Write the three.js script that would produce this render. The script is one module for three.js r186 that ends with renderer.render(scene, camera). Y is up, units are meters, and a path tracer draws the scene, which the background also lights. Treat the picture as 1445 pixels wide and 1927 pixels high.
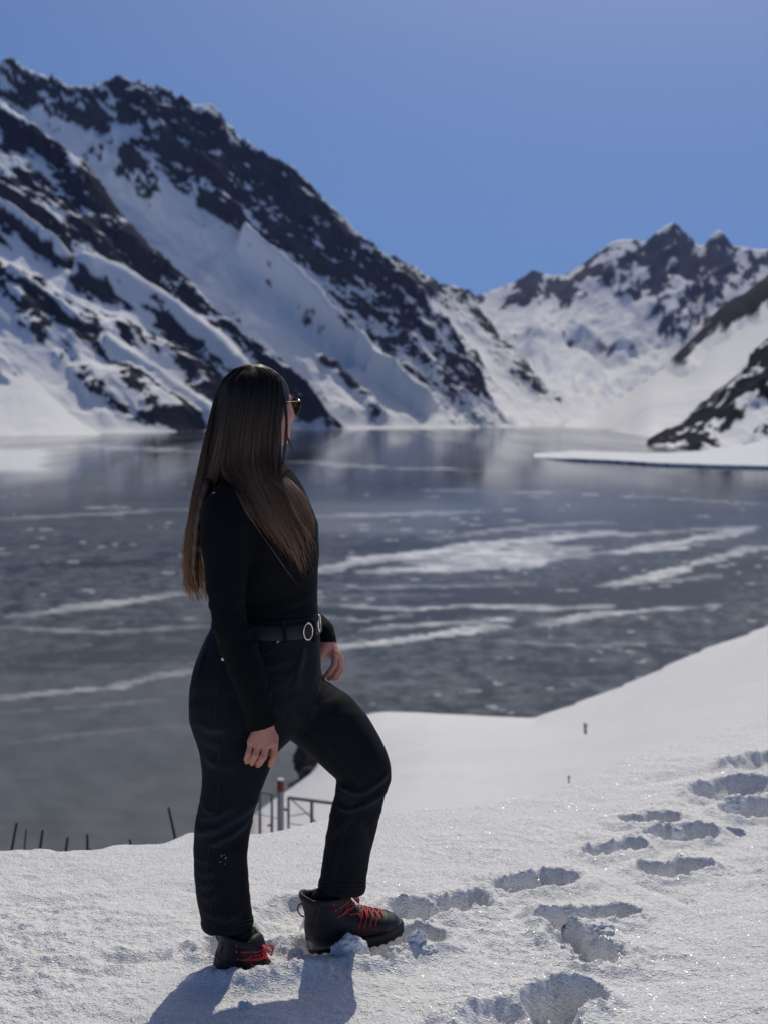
import * as THREE from 'three';
import { ImprovedNoise } from 'three/addons/math/ImprovedNoise.js';
import { mergeGeometries, mergeVertices } from 'three/addons/utils/BufferGeometryUtils.js';

const clamp = (x, a = 0, b = 1) => Math.min(b, Math.max(a, x));
const sst = (a, b, x) => { const t = clamp((x - a) / (b - a)); return t * t * (3 - 2 * t); };
// ------------------------------------------------------------------ camera, sky, sun, exposure
const scene = new THREE.Scene();
const CX = 0, CY = 1.56, CZ = 3.75, FOC = 2500, PITCH = 4.02 * Math.PI / 180;
const camera = new THREE.PerspectiveCamera(2 * Math.atan(963.5 / FOC) * 180 / Math.PI, 767 / 1024, 0.05, 20000);
camera.position.set(CX, CY, CZ);
camera.rotation.set(-PITCH, 0, 0);
camera.focus = 3.7;
camera.userData.fStop = 3.8;

const renderer = new THREE.WebGLRenderer({ antialias: true });
renderer.toneMapping = THREE.LinearToneMapping;
renderer.toneMappingExposure = 0.60;
renderer.shadowMap.enabled = true;
renderer.shadowMap.type = THREE.PCFSoftShadowMap;

const SUN_AZ = 13 * Math.PI / 180, SUN_EL = 51 * Math.PI / 180;
const SUN = new THREE.Vector3(Math.sin(SUN_AZ) * Math.cos(SUN_EL), Math.sin(SUN_EL), -Math.cos(SUN_AZ) * Math.cos(SUN_EL));
const sun = new THREE.DirectionalLight(new THREE.Color().setRGB(1.0, 0.932, 0.775), 3.85);
sun.position.copy(SUN).multiplyScalar(60);
sun.castShadow = true;
sun.shadow.mapSize.set(4096, 4096);
Object.assign(sun.shadow.camera, { left: -12, right: 12, top: 12, bottom: -12, near: 1, far: 140 });
sun.shadow.radius = 1;
scene.add(sun, sun.target);

{
  const W = 1024, H = 512, d = new Float32Array(W * H * 4);
  const hor = [0.160, 0.338, 0.720], mid = [0.030, 0.104, 0.30], zen = [0.009, 0.016, 0.036], k = 1 / 0.60;
  for (let r = 0; r < H; r++) {
    const up = ((r + 0.5) / H - 0.5) * Math.PI, y = Math.sin(up);
    for (let c = 0; c < W; c++) {
      const a = ((c + 0.5) / W - 0.5) * 2 * Math.PI, x = Math.cos(a) * Math.cos(up), z = Math.sin(a) * Math.cos(up);
      const g = Math.acos(Math.min(1, x * SUN.x + y * SUN.y + z * SUN.z)) * 180 / Math.PI;
      const e = Math.max(0, up * 180 / Math.PI);
      const t1 = 1 - Math.exp(-e / 13), t2 = sst(12, 52, e);
      const au = 0.80 * Math.exp(-Math.max(0, g - 20) / 8.5) + 0.6 * Math.exp(-g / 5);
      const o = (r * W + c) * 4;
      for (let i = 0; i < 3; i++) {
        let v = hor[i] + (mid[i] - hor[i]) * t1;
        v += (zen[i] - v) * t2;
        d[o + i] = (v + au * [1.08, 1.0, 1.12][i]) * k;
      }
      d[o + 3] = 1;
    }
  }
  const sky = new THREE.DataTexture(d, W, H, THREE.RGBAFormat, THREE.FloatType);
  sky.mapping = THREE.EquirectangularReflectionMapping;
  sky.magFilter = THREE.LinearFilter; sky.minFilter = THREE.LinearFilter; sky.needsUpdate = true;
  scene.background = sky;
  scene.environment = sky;
}

scene.fog = new THREE.FogExp2(new THREE.Color().setRGB(0.42, 0.52, 1.0), 3.2e-5);

// ------------------------------------------------------------------ helpers
const V = (x, y, z) => new THREE.Vector3(x, y, z);
const PN = new ImprovedNoise();
const N3 = (x, y, z) => PN.noise(x, y, z);
const mix = (a, b, t) => a + (b - a) * t;
function fbm(x, y, z, o = 4, g = 0.5, l = 2.03) { let s = 0, a = 1, n = 0; for (let i = 0; i < o; i++) { s += a * N3(x, y, z + i * 7.3); n += a; a *= g; x *= l; y *= l; z *= l; } return s / n; }
function ridged(x, y, z, o = 3) { let s = 0, a = 1, n = 0; for (let i = 0; i < o; i++) { s += a * (1 - Math.abs(2 * N3(x, y, z + i * 5.1))); n += a; a *= 0.5; x *= 2.1; y *= 2.1; } return s / n; }
let seedv = 12345;
const reseed = (s) => { seedv = s | 0; };
const rnd = () => { seedv = (seedv + 0x6d2b79f5) | 0; let t = Math.imul(seedv ^ (seedv >>> 15), 1 | seedv); t = (t + Math.imul(t ^ (t >>> 7), 61 | t)) ^ t; return ((t ^ (t >>> 14)) >>> 0) / 4294967296; };
const CP = Math.cos(PITCH), SP = Math.sin(PITCH);
// a sight line through a point of the photograph: sideways and upward run per metre ahead
function ray(px, py) { const u = (px - 722.5) / FOC, v = (963.5 - py) / FOC, w = v * SP + CP; return [u / w, (v * CP - SP) / w]; }
const at = (px, py, w) => { const [t, s] = ray(px, py); return new THREE.Vector3(t * w, CY + s * w, CZ - w); };
const P = (px, py, z = 0) => at(px, py, CZ - z);
const onPlane = (px, py, y) => { const s = ray(px, py)[1]; return at(px, py, (y - CY) / s); };
const LAKE = -14.44;
const lakeW = (py) => (LAKE - CY) / ray(722, py)[1];
function curve(pts) {   // monotone cubic through [t, ...values]
  const p = pts.slice().sort((a, b) => a[0] - b[0]), n = p.length, m = p[0].length - 1, tan = [];
  for (let j = 1; j <= m; j++) {
    const d = [], t = new Array(n).fill(0);
    for (let i = 0; i < n - 1; i++) d.push((p[i + 1][j] - p[i][j]) / Math.max(1e-9, p[i + 1][0] - p[i][0]));
    for (let i = 1; i < n - 1; i++) t[i] = d[i - 1] * d[i] <= 0 ? 0 : 2 / (1 / d[i - 1] + 1 / d[i]);
    t[0] = d[0]; t[n - 1] = d[n - 2]; tan.push(t);
  }
  return (t) => {
    let i = 0; while (i < n - 2 && t > p[i + 1][0]) i++;
    const h = Math.max(1e-9, p[i + 1][0] - p[i][0]), k = clamp((t - p[i][0]) / h), k2 = k * k, k3 = k2 * k, out = [];
    for (let j = 1; j <= m; j++) out.push((2 * k3 - 3 * k2 + 1) * p[i][j] + (k3 - 2 * k2 + k) * h * tan[j - 1][i] + (-2 * k3 + 3 * k2) * p[i + 1][j] + (k3 - k2) * h * tan[j - 1][i + 1]);
    return out;
  };
}
const used = {};
const numbered = (n) => { used[n] = (used[n] ?? -1) + 1; return used[n] ? n + '_' + String(used[n]).padStart(3, '0') : n; };
function tag(o, label, category, group, kind) { Object.assign(o.userData, { label, category }); if (group) o.userData.group = group; if (kind) o.userData.kind = kind; return o; }
function M(name, g, m, parent) { const o = new THREE.Mesh(g, m); o.name = parent && parent !== scene ? name : numbered(name); o.castShadow = o.receiveShadow = true; (parent ?? scene).add(o); return o; }
function thing(name, pos) { const o = new THREE.Group(); o.name = numbered(name); if (pos) o.position.copy(pos); scene.add(o); return o; }
function struct(name, g, m, label) { const o = M(name, g, m); o.userData.kind = 'structure'; if (label) o.userData.label = label; return o; }
const rgb = (r, g, b) => new THREE.Color().setRGB(r, g, b);
const std = (c, rough, o = {}) => new THREE.MeshStandardMaterial({ color: rgb(...c), roughness: rough, ...o });
// a grid of rows x cols vertices; f(i, j, out) writes position into out
function gridGeometry(rows, cols, f, color, flip) {
  const p = new Float32Array(rows * cols * 3), o = [0, 0, 0];
  for (let i = 0; i < rows; i++) for (let j = 0; j < cols; j++) { f(i, j, o); const k = (i * cols + j) * 3; p[k] = o[0]; p[k + 1] = o[1]; p[k + 2] = o[2]; }
  const ix = new Uint32Array((rows - 1) * (cols - 1) * 6); let q = 0;
  for (let i = 0; i < rows - 1; i++) for (let j = 0; j < cols - 1; j++) {
    const a = i * cols + j, b = a + 1, c = a + cols, e = c + 1;
    if ((i + j) & 1) { ix[q++] = a; ix[q++] = b; ix[q++] = c; ix[q++] = b; ix[q++] = e; ix[q++] = c; } else { ix[q++] = a; ix[q++] = b; ix[q++] = e; ix[q++] = a; ix[q++] = e; ix[q++] = c; }
  }
  const g = new THREE.BufferGeometry();
  g.setAttribute('position', new THREE.BufferAttribute(p, 3));
  g.setIndex(new THREE.BufferAttribute(ix, 1));
  g.computeVertexNormals();
  const nn = g.attributes.normal.array;
  const up = nn[1 + 3 * (((rows >> 1) * cols) + (cols >> 1))];
  if (up < 0) { for (let i = 0; i < ix.length; i += 3) { const t = ix[i]; ix[i] = ix[i + 1]; ix[i + 1] = t; } g.computeVertexNormals(); }
  if (color) {
    const c = new Float32Array(rows * cols * 3), n = g.attributes.normal.array;
    for (let i = 0; i < rows; i++) for (let j = 0; j < cols; j++) { const k = (i * cols + j) * 3; color(i, j, [p[k], p[k + 1], p[k + 2]], [n[k], n[k + 1], n[k + 2]], o); c[k] = o[0]; c[k + 1] = o[1]; c[k + 2] = o[2]; }
    g.setAttribute('color', new THREE.BufferAttribute(c, 3));
  }
  return g;
}
function noiseTexture(n, f, rep, wrap = true) {   // grey map from f(u, v) in 0..1
  const d = new Uint8Array(n * n * 4);
  for (let y = 0; y < n; y++) for (let x = 0; x < n; x++) { const v = clamp(f(x / n, y / n)) * 255, o = (y * n + x) * 4; d[o] = d[o + 1] = d[o + 2] = v; d[o + 3] = 255; }
  const t = new THREE.DataTexture(d, n, n);
  t.wrapS = t.wrapT = THREE.RepeatWrapping; t.magFilter = THREE.LinearFilter; t.minFilter = THREE.LinearMipmapLinearFilter; t.needsUpdate = true;
  if (rep) t.repeat.set(rep, rep);
  return t;
}
const tile = (u, v, k) => (N3(u * k, v * k, k) * (1 - u) + N3((u - 1) * k, v * k, k) * u) * (1 - v) + (N3(u * k, (v - 1) * k, k) * (1 - u) + N3((u - 1) * k, (v - 1) * k, k) * u) * v;
function segDist(x, y, ax, ay, bx, by) { const dx = bx - ax, dy = by - ay, t = clamp(((x - ax) * dx + (y - ay) * dy) / (dx * dx + dy * dy + 1e-12)); return [Math.hypot(x - ax - t * dx, y - ay - t * dy), t]; }
function polyDist(x, y, pts) { let m = 1e9, s = 0; for (let i = 0; i < pts.length - 1; i++) { const [d, t] = segDist(x, y, pts[i][0], pts[i][1], pts[i + 1][0], pts[i + 1][1]); if (d < m) { m = d; s = (i + t) / (pts.length - 1); } } return [m, s]; }

// ------------------------------------------------------------------ the frozen lake
{
  // features of the ice as polylines on the lake, in metres (sideways, ahead)
  const onIce = (pts) => pts.map(([px, py]) => { const p = onPlane(px, py, LAKE); return [p.x, CZ - p.z]; });
  const lines = [
    [[[597, 1073], [699, 1054], [820, 1036], [932, 1022], [1040, 1012], [1136, 1002]], 3.6, 1.0],
    [[[709, 1074], [800, 1072], [880, 1066], [960, 1062]], 4.5, 0.95], [[[840, 1056], [930, 1046], [1040, 1036]], 9, 1.0], [[[860, 1068], [960, 1056], [1050, 1046]], 8, 0.9], [[[800, 1046], [900, 1032], [1010, 1026]], 4, 0.8],  // the glitter patch: its glints are painted as white ice
    [[[1085, 1045], [1211, 1035], [1331, 1012], [1396, 993]], 3.2, 0.8], [[[1146, 1102], [1170, 1096], [1229, 1086], [1304, 1063], [1424, 1030]], 3.4, 0.85], [[[1180, 1098], [1260, 1094], [1340, 1084]], 2.6, 0.5],
    [[[653, 1140], [774, 1147], [876, 1140], [1006, 1144], [1136, 1141]], 3.8, 0.75], [[[1025, 1174], [1118, 1157], [1313, 1142]], 3.8, 0.75], [[[930, 1164], [944, 1166]], 4, 0.9],
    [[[634, 1217], [746, 1206], [839, 1194], [922, 1179]], 5, 1.0], [[[700, 1184], [792, 1175], [895, 1170]], 3.6, 0.6], [[[600, 1160], [680, 1168], [760, 1158]], 2.6, 0.4],
    [[[1010, 1000], [1180, 1006], [1400, 992]], 2.2, 0.5], [[[820, 1014], [1000, 990], [1140, 982]], 2, 0.4],
    [[[0, 1314], [110, 1302], [190, 1296], [350, 1262]], 5.5, 0.75], [[[40, 1158], [180, 1140], [345, 1116]], 4.5, 0.6], [[[0, 1180], [200, 1190], [380, 1178]], 3, 0.4], [[[0, 1342], [160, 1330], [300, 1318]], 3, 0.25],
    [[[560, 868], [700, 880], [900, 884]], 1.6, 0.8], [[[740, 882], [890, 884]], 2.2, 0.8], [[[160, 838], [280, 846], [370, 850]], 1.4, 0.8], [[[590, 972], [740, 968], [900, 962]], 3, 0.45], [[[0, 976], [200, 966], [350, 958]], 3, 0.35], [[[180, 957], [205, 956]], 2.5, 0.8],
    [[[600, 1110], [760, 1104], [980, 1100]], 2.6, 0.3], [[[940, 1206], [1100, 1216], [1250, 1208]], 3, 0.22], [[[20, 1398], [170, 1380], [340, 1366]], 4, 0.2], [[[760, 920], [980, 926], [1240, 936], [1440, 950]], 1.4, 0.4],
  ].map(([p, r, v]) => { const q = onIce(p); const mid = p[p.length >> 1][1]; return [q, r * lakeW(mid) * lakeW(mid) / (FOC * 16) , v, [lakeW(Math.max(...p.map((a) => a[1])) + 25), lakeW(Math.min(...p.map((a) => a[1])) - 16)]]; });
  const darks = [
    [[[700, 1158], [900, 1126], [1150, 1122], [1445, 1066]], 26, 1], [[[180, 1230], [300, 1200], [400, 1190]], 30, 0.8], [[[0, 1250], [160, 1240], [330, 1226]], 16, 0.7],
    [[[0, 1068], [200, 1062], [300, 1052], [345, 1040]], 5, 1], [[[596, 1090], [800, 1010], [940, 1000]], 6, 0.6], [[[700, 905], [820, 902], [950, 912]], 6, 0.6], [[[740, 975], [800, 995], [930, 992]], 7, 0.6],
    [[[940, 1130], [1150, 1146], [1330, 1122]], 16, 0.9], [[[600, 1160], [680, 1170], [820, 1160]], 9, 0.8],
  ].map(([p, r, v]) => { const q = onIce(p); const mid = p[p.length >> 1][1]; return [q, r * lakeW(mid) * lakeW(mid) / (FOC * 16), v, [lakeW(Math.max(...p.map((a) => a[1])) + 40), lakeW(Math.min(...p.map((a) => a[1])) - 30)]]; });
  const rows = 370, cols = 330;
  const ws = (i) => { const k = i / (rows - 1); return 1 / mix(1 / 24, 1 / 9000, Math.pow(k, 0.9)); };
  const ts = (j) => { const k = j / (cols - 1) * 2 - 1; return 0.36 * k + (Math.abs(k) > 0.9 ? Math.sign(k) * (Math.abs(k) - 0.9) * 40 : 0); };
  const g = gridGeometry(rows, cols, (i, j, o) => { const w = ws(i); o[0] = ts(j) * w; o[1] = LAKE; o[2] = CZ - w; }, (i, j, p, n, o) => {
    const x = p[0], w = CZ - p[2], t = x / w;
    // distances are stretched: the drifts are combed across the view by the wind
    const wx = x + 14 * fbm(x / 90, w / 60, 3.1, 3), ww = w + 10 * fbm(x / 70, w / 40, 9.7, 3) * Math.min(1.5, w / 150) + 0.12 * x;
    let band = 0, fine = 0, bs = 0, fs = 0;
    for (let k = 0; k < 9; k++) {
      const l = 2.4 * Math.pow(2, k), px = w * w / 40000, q = l / px / 4.5;   // depth of one patch in rows of the photograph
      const kb = Math.exp(-Math.pow(Math.log(q / 26), 2) / 1.6), kf = Math.exp(-Math.pow(Math.log(q / 7), 2) / 1.2);
      if (kb < 0.02 && kf < 0.02) continue;
      const n = N3(wx / l / Math.max(1, 2.2 * Math.sqrt(w / 300)), ww / l * 4.5, 3.3 * k + 1.7);
      band += kb * n; bs += kb * kb; fine += kf * n; fs += kf * kf;
    }
    band /= Math.sqrt(bs) + 1e-6; fine /= Math.sqrt(fs) + 1e-6; band *= 0.8; fine *= 0.7;
    const cell = fbm(wx / 2.6, ww / 4.2, 8.8, 4);
    let f = 0.33 + 0.22 * band + 0.16 * fine;
    // near the shore: pale, thawed and refrozen; crumpled young ice elsewhere
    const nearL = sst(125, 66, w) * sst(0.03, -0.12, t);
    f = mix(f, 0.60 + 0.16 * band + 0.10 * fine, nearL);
    const crump = fbm(wx / 1.5, ww / 2.6, 8.8, 5, 0.62), crump2 = 1 - Math.abs(fbm(wx / 3.4, ww / 6.5, 2.8, 4, 0.6)) * 2.4;
    f += (crump * 1.5 + (crump2 - 0.6) * 0.55) * sst(260, 80, w) * (1 - 0.45 * nearL);
    f -= 0.12 * sst(66, 90, w) * sst(190, 120, w) * sst(-0.02, 0.1, t);
    f -= 0.22 * sst(230, 420, w);
    for (const [q, r, v, [w0, w1]] of darks) if (w > w0 * 0.8 && w < w1 * 1.2) { const [dd] = polyDist(x, w, q); f -= v * 0.42 * sst(1.15, 0.3, dd / r + 0.8 * fine + 0.4 * band); }
    let white = 0;
    const spk = fbm(wx / (w * 0.016), Math.log(Math.max(5, ww)) / 0.02, 7.5, 3, 0.6);
    const brk = fbm(wx / (w * 0.05), Math.log(Math.max(5, ww)) / 0.045, 5.5, 4, 0.65);
    for (const [q, r, v, [w0, w1]] of lines) if (w > w0 * 0.8 && w < w1 * 1.2) { const [dd, s] = polyDist(x, w, q); white = Math.max(white, v * sst(1.15, 0.7, dd / r + 1.5 * brk + 0.3 * fine) * (0.55 + 0.45 * Math.sin(clamp(s) * Math.PI)) * (0.6 + 0.4 * sst(-0.12, 0.16, spk))); }
    white = Math.max(white, 0.38 * sst(0.33, 0.47, spk + 0.5 * brk) * sst(600, 150, w) * (1 - nearL));
    // smooth pale sheet left of the glitter: reflection of bright slopes painted in
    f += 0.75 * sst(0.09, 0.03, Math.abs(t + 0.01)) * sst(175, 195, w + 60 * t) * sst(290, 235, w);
    // a tongue of snow on the ice at the far left
    const sn = sst(-0.245, -0.262, t + 0.012 * fine) * sst(380, 430, w) * sst(760, 640, w);
    white = Math.max(white, sn);
    f = clamp(f, 0, 1.6);
    const dk = [0.013, 0.021, 0.032], fr = [0.150, 0.168, 0.190], wh = [0.84, 0.86, 0.88];
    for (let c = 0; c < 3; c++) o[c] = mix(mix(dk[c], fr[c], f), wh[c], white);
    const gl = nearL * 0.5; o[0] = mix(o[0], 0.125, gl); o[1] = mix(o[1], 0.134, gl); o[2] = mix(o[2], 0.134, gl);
  });
  const uv = new Float32Array(rows * cols * 2), pp = g.attributes.position.array;
  for (let i = 0; i < rows * cols; i++) { uv[i * 2] = (pp[i * 3] * 0.9 + pp[i * 3 + 2] * 0.4) / 16; uv[i * 2 + 1] = (pp[i * 3 + 2] * 0.9 - pp[i * 3] * 0.4) / 34; }
  g.setAttribute('uv', new THREE.BufferAttribute(uv, 2));
  const bump = noiseTexture(512, (u, v) => { let s = 0; for (const [k, a] of [[5, 0.5], [11, 0.3], [29, 0.2]]) s += a * tile(u, v, k); return 0.5 + s; });
  const rough = noiseTexture(256, (u, v) => { const w = 24 * Math.pow(375, v); return mix(0.40, 0.09, sst(60, 420, w)) + 0.10 * tile(u, v, 9); });   // young crumpled ice by the near shore, glassy ice farther out
  rough.wrapT = THREE.ClampToEdgeWrapping; rough.channel = 1;
  const uv1 = new Float32Array(rows * cols * 2); for (let i = 0; i < rows * cols; i++) { const w = CZ - pp[i * 3 + 2]; uv1[i * 2] = pp[i * 3] / 160; uv1[i * 2 + 1] = clamp(Math.log(w / 24) / Math.log(375), 0.002, 0.998); }
  g.setAttribute('uv1', new THREE.BufferAttribute(uv1, 2));
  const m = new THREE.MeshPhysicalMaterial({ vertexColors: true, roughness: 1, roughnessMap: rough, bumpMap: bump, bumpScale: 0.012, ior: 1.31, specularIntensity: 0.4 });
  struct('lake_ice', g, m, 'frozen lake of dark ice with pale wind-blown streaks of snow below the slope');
}

// ------------------------------------------------------------------ mountains
const rockMat = new THREE.MeshPhysicalMaterial({ vertexColors: true, roughness: 0.95, specularIntensity: 0.12 });
// crest: [px, py, metres ahead]; base: [px, metres ahead]; feats: {pts (photograph points on the face), r, snow (-1..1), lift (m)}
function mountain(o) {
  const crest = curve(o.crest.map(([px, py, w]) => { const [t, s] = ray(px, py); return [t, s, w]; }));
  const base = curve(o.base.map(([px, w, h]) => [ray(px, 800)[0], w, h ?? LAKE - 1.5]));
  const { rows, cols } = o, t0 = ray(o.from, 800)[0], t1 = ray(o.to, 800)[0], front = Math.round(rows * 0.9);
  const feats = (o.feats ?? []).map((f) => ({ ...f, x0: Math.min(...f.pts.map((a) => a[0])) - f.r * 3, x1: Math.max(...f.pts.map((a) => a[0])) + f.r * 3 }));
  const info = new Float32Array(rows * cols * 2);
  const pxOf = (t, s) => { const k = 1 / (CP - s * SP); return [722.5 + t * FOC * k, 963.5 - (s * CP + SP) * k * FOC]; };
  const g = gridGeometry(rows, cols, (i, j, out) => {
    const t = mix(t0, t1, j / (cols - 1)), [sc, wc] = crest(t), [wb, hb] = base(t);
    const jag = 0.45 * (o.jag ?? 8) * (ridged(t * (o.jagF ?? 160), 0.5, o.seed, 4) - 0.62) + (o.jag ?? 8) * 0.6 * fbm(t * 900, 2.2, o.seed, 3);
    const hc = CY + sc * wc;
    const p = i < front ? i / (front - 1) : 1 + (i - front + 1) / (rows - front) ;
    let w, h;
    const e = o.exp ? o.exp(t) : 1.35;
    if (p <= 1) { w = wb + (wc - wb) * p; h = hb + (hc - hb) * mix(p, Math.pow(p, e), 0.85) + jag * sst(0.85, 1, p) * clamp((hc - LAKE) / 60); } else { w = wc + (p - 1) * (o.depth ?? 500); h = hc + jag * clamp((hc - LAKE) / 60) * (2 - p) - (p - 1) * (o.depth ?? 500) * 0.75; }
    const x = t * w, rel = clamp((h - hb) / Math.max(30, hc - hb));
    const env = sst(0, 0.06, rel) * mix(1, o.top ?? 0.75, sst(0.75, 1, Math.min(1, p))) * clamp((hc - hb) / 60) * (p > 1 ? 0.5 : 1);
    const ca = Math.cos(o.dir ?? 0.785), sa = Math.sin(o.dir ?? 0.785), q = x * sa + h * ca, r = x * ca - h * sa;
    let D = 0, mask = 0;
    const bend = 40 * fbm(x / 240, h / 240, o.seed + 2, 2);
    if (o.ribs) for (const [a, lq, lr] of o.ribs) D += a * (ridged((q + bend) / lq, r / lr, o.seed + lq, 3) - 0.55);
    const gs = o.grain ?? 1;
    D += (o.rough ?? 10) * fbm(q / 60 / gs, r / 95 / gs, w / 140 / gs + o.seed, 5, 0.6);
    D += (o.rough ?? 10) * 0.7 * (ridged(q / 34 / gs, r / 60 / gs, o.seed + w / 200 / gs, 3) - 0.5);
    let smooth = 0;
    if (feats.length) {
      const [fx, fy] = pxOf(t, (h - CY) / w);
      const nx = fx + 13 * fbm(fx / 34, fy / 34, o.seed + 5, 3), ny = fy + 13 * fbm(fx / 34, fy / 34, o.seed + 8, 3);
      for (const f of feats) {
        if (fx < f.x0 || fx > f.x1) continue;
        const [d] = polyDist(nx, ny, f.pts), k = sst(1.25, 0.45, d / f.r);
        if (k <= 0) continue;
        mask += (f.snow ?? 0) * k;
        D += (f.lift ?? 0) * sst(1.6, 0, d / f.r);
        if (f.snow > 0) smooth = Math.max(smooth, k * (f.smooth ?? 0.8));
      }
    }
    D *= env; D *= 1 - 0.75 * smooth;
    if (feats.length) for (const f of feats) if (f.lift && f.snow > 0) { const [fx, fy] = pxOf(t, (h - CY) / w); const [d] = polyDist(fx, fy, f.pts); D += f.lift * sst(1.6, 0, d / f.r) * env * 0.75 * smooth; }
    const sl = Math.atan2(hc - hb, Math.abs(wc - wb) + 1);
    out[0] = x; out[1] = h + D * Math.cos(sl); out[2] = CZ - (w - D * Math.sin(sl) * (p > 1 ? 0.3 : 1));
    const k = (i * cols + j) * 2; info[k] = rel; info[k + 1] = mask;
  }, (i, j, p, n, out) => {
    const k = (i * cols + j) * 2, rel = info[k], mask = info[k + 1];
    const [x, y, z] = p;
    const ca = Math.cos(o.dir ?? 0.785), sa = Math.sin(o.dir ?? 0.785), q = x * sa + y * ca, r = x * ca - y * sa, gs = o.grain ?? 1;
    const nz = fbm(q / 85 / gs, r / 170 / gs, z / 240 / gs + o.seed, 4, 0.6), nf = fbm(q / 22 / gs, r / 46 / gs, z / 90 / gs, 4, 0.7);
    // bare rock shows where the face is steep and scoured
    let rock = (o.rock ?? 0) + (o.rockRel ?? 0) * rel + (o.steep ?? 2.2) * (o.rest ?? 0.72) - (o.steep ?? 2.2) * n[1] + 1.9 * nz + 3.4 * nf - mask * (mask > 0 ? 1.25 : 0.75);
    rock = sst(-0.15, 0.18, rock);
    const tone = 0.8 + 0.9 * nf + 0.6 * nz, rc = o.rockColor ?? [0.048, 0.050, 0.060];
    const sn = [0.88, 0.89, 0.91];
    for (let c = 0; c < 3; c++) out[c] = mix(sn[c], rc[c] * clamp(tone, 0.35, 2), rock);
  });
  return struct('mountain', g, rockMat, o.label);
}

const wl = (py) => lakeW(py);
// far peaks at the head of the valley
mountain({
  label: 'far jagged peaks at the head of the valley right of the centre, snowfields below dark summits', top: 0.22, seed: 11, from: 760, to: 2000, rows: 230, cols: 380, jag: 3, jagF: 220,
  crest: [[740, 640, 5400], [820, 600, 5400], [860, 566, 5600], [890, 562, 5600], [940, 546, 5700], [985, 520, 5700], [1005, 505, 5700], [1022, 513, 5700], [1040, 516, 5700], [1078, 508, 5800], [1120, 482, 5900], [1160, 453, 5900], [1190, 450, 5900], [1210, 458, 5900], [1235, 440, 5900], [1270, 420, 5900], [1300, 446, 5900], [1320, 462, 5900], [1350, 436, 5900], [1380, 462, 5900], [1445, 476, 5900], [1560, 470, 5900], [1700, 440, 5900], [1850, 620, 5800], [2000, 790, 5600]],
  base: [[740, 3300, LAKE + 4], [1700, 3300, LAKE + 4]], exp: () => 2.8, dir: 2.3, ribs: [[170, 760, 1700], [90, 270, 600], [30, 90, 220]], grain: 2.2, rough: 30, rock: -1.45, rockRel: 1.35, steep: 2.7, rest: 0.80, rockColor: [0.05, 0.055, 0.075],
  feats: [
    { pts: [[1060, 560], [1180, 520], [1290, 500], [1330, 520]], r: 38, snow: -0.55 }, { pts: [[1005, 515], [960, 560]], r: 22, snow: -0.5 }, { pts: [[1240, 450], [1130, 510], [1060, 550]], r: 22, snow: -0.6, lift: 30 }, { pts: [[1280, 430], [1310, 520], [1290, 590]], r: 26, snow: -0.5, lift: 20 },
    { pts: [[1360, 450], [1400, 500], [1330, 560]], r: 30, snow: -0.5 }, { pts: [[920, 640], [1000, 600], [1100, 600], [1200, 590]], r: 34, snow: 0.6, smooth: 0.35 }, { pts: [[1000, 700], [1100, 690], [1200, 660]], r: 40, snow: 0.6, smooth: 0.35 },
    { pts: [[1085, 640], [1150, 660], [1180, 640]], r: 20, snow: 0.3, lift: -60 }, { pts: [[1400, 560], [1445, 530]], r: 40, snow: 0.5 },
  ],
});
// the ridge that closes the left wall, lower and farther
mountain({
  label: 'lower far ridge of the left valley wall running down to the lake head', seed: 23, from: 620, to: 1180, rows: 210, cols: 270, jag: 12, jagF: 170,
  crest: [[600, 420, 3500], [700, 470, 3500], [740, 498, 3500], [772, 498, 3500], [800, 520, 3500], [830, 542, 3500], [850, 540, 3500], [872, 543, 3500], [890, 562, 3450], [900, 590, 3400], [930, 626, 3300], [965, 660, 3200], [1010, 704, 3100], [1050, 742, 3000], [1110, 778, 2950], [1180, 800, 2900]],
  base: [[620, 2250], [800, 2330], [935, 2500], [1050, 2650], [1180, 2800]], exp: () => 1.9, ribs: [[46, 190, 900], [22, 80, 300]], rough: 15, rock: -1.0, rockRel: 1.1, steep: 2.1, rest: 0.74,
  feats: [
    { pts: [[760, 600], [830, 690], [893, 735]], r: 22, snow: -0.7, lift: 18 }, { pts: [[740, 510], [810, 590], [900, 690], [990, 740]], r: 20, snow: -0.6, lift: 22 }, { pts: [[880, 570], [940, 650], [1010, 710]], r: 16, snow: -0.7, lift: 14 },
    { pts: [[806, 575], [880, 640], [930, 700], [1000, 760]], r: 17, snow: 0.9, lift: -8 }, { pts: [[700, 620], [790, 720], [870, 790]], r: 26, snow: 0.9 }, { pts: [[880, 780], [930, 800]], r: 12, snow: -0.7, lift: 8 }, { pts: [[930, 760], [1100, 790]], r: 24, snow: 0.8 },
  ],
});
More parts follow.
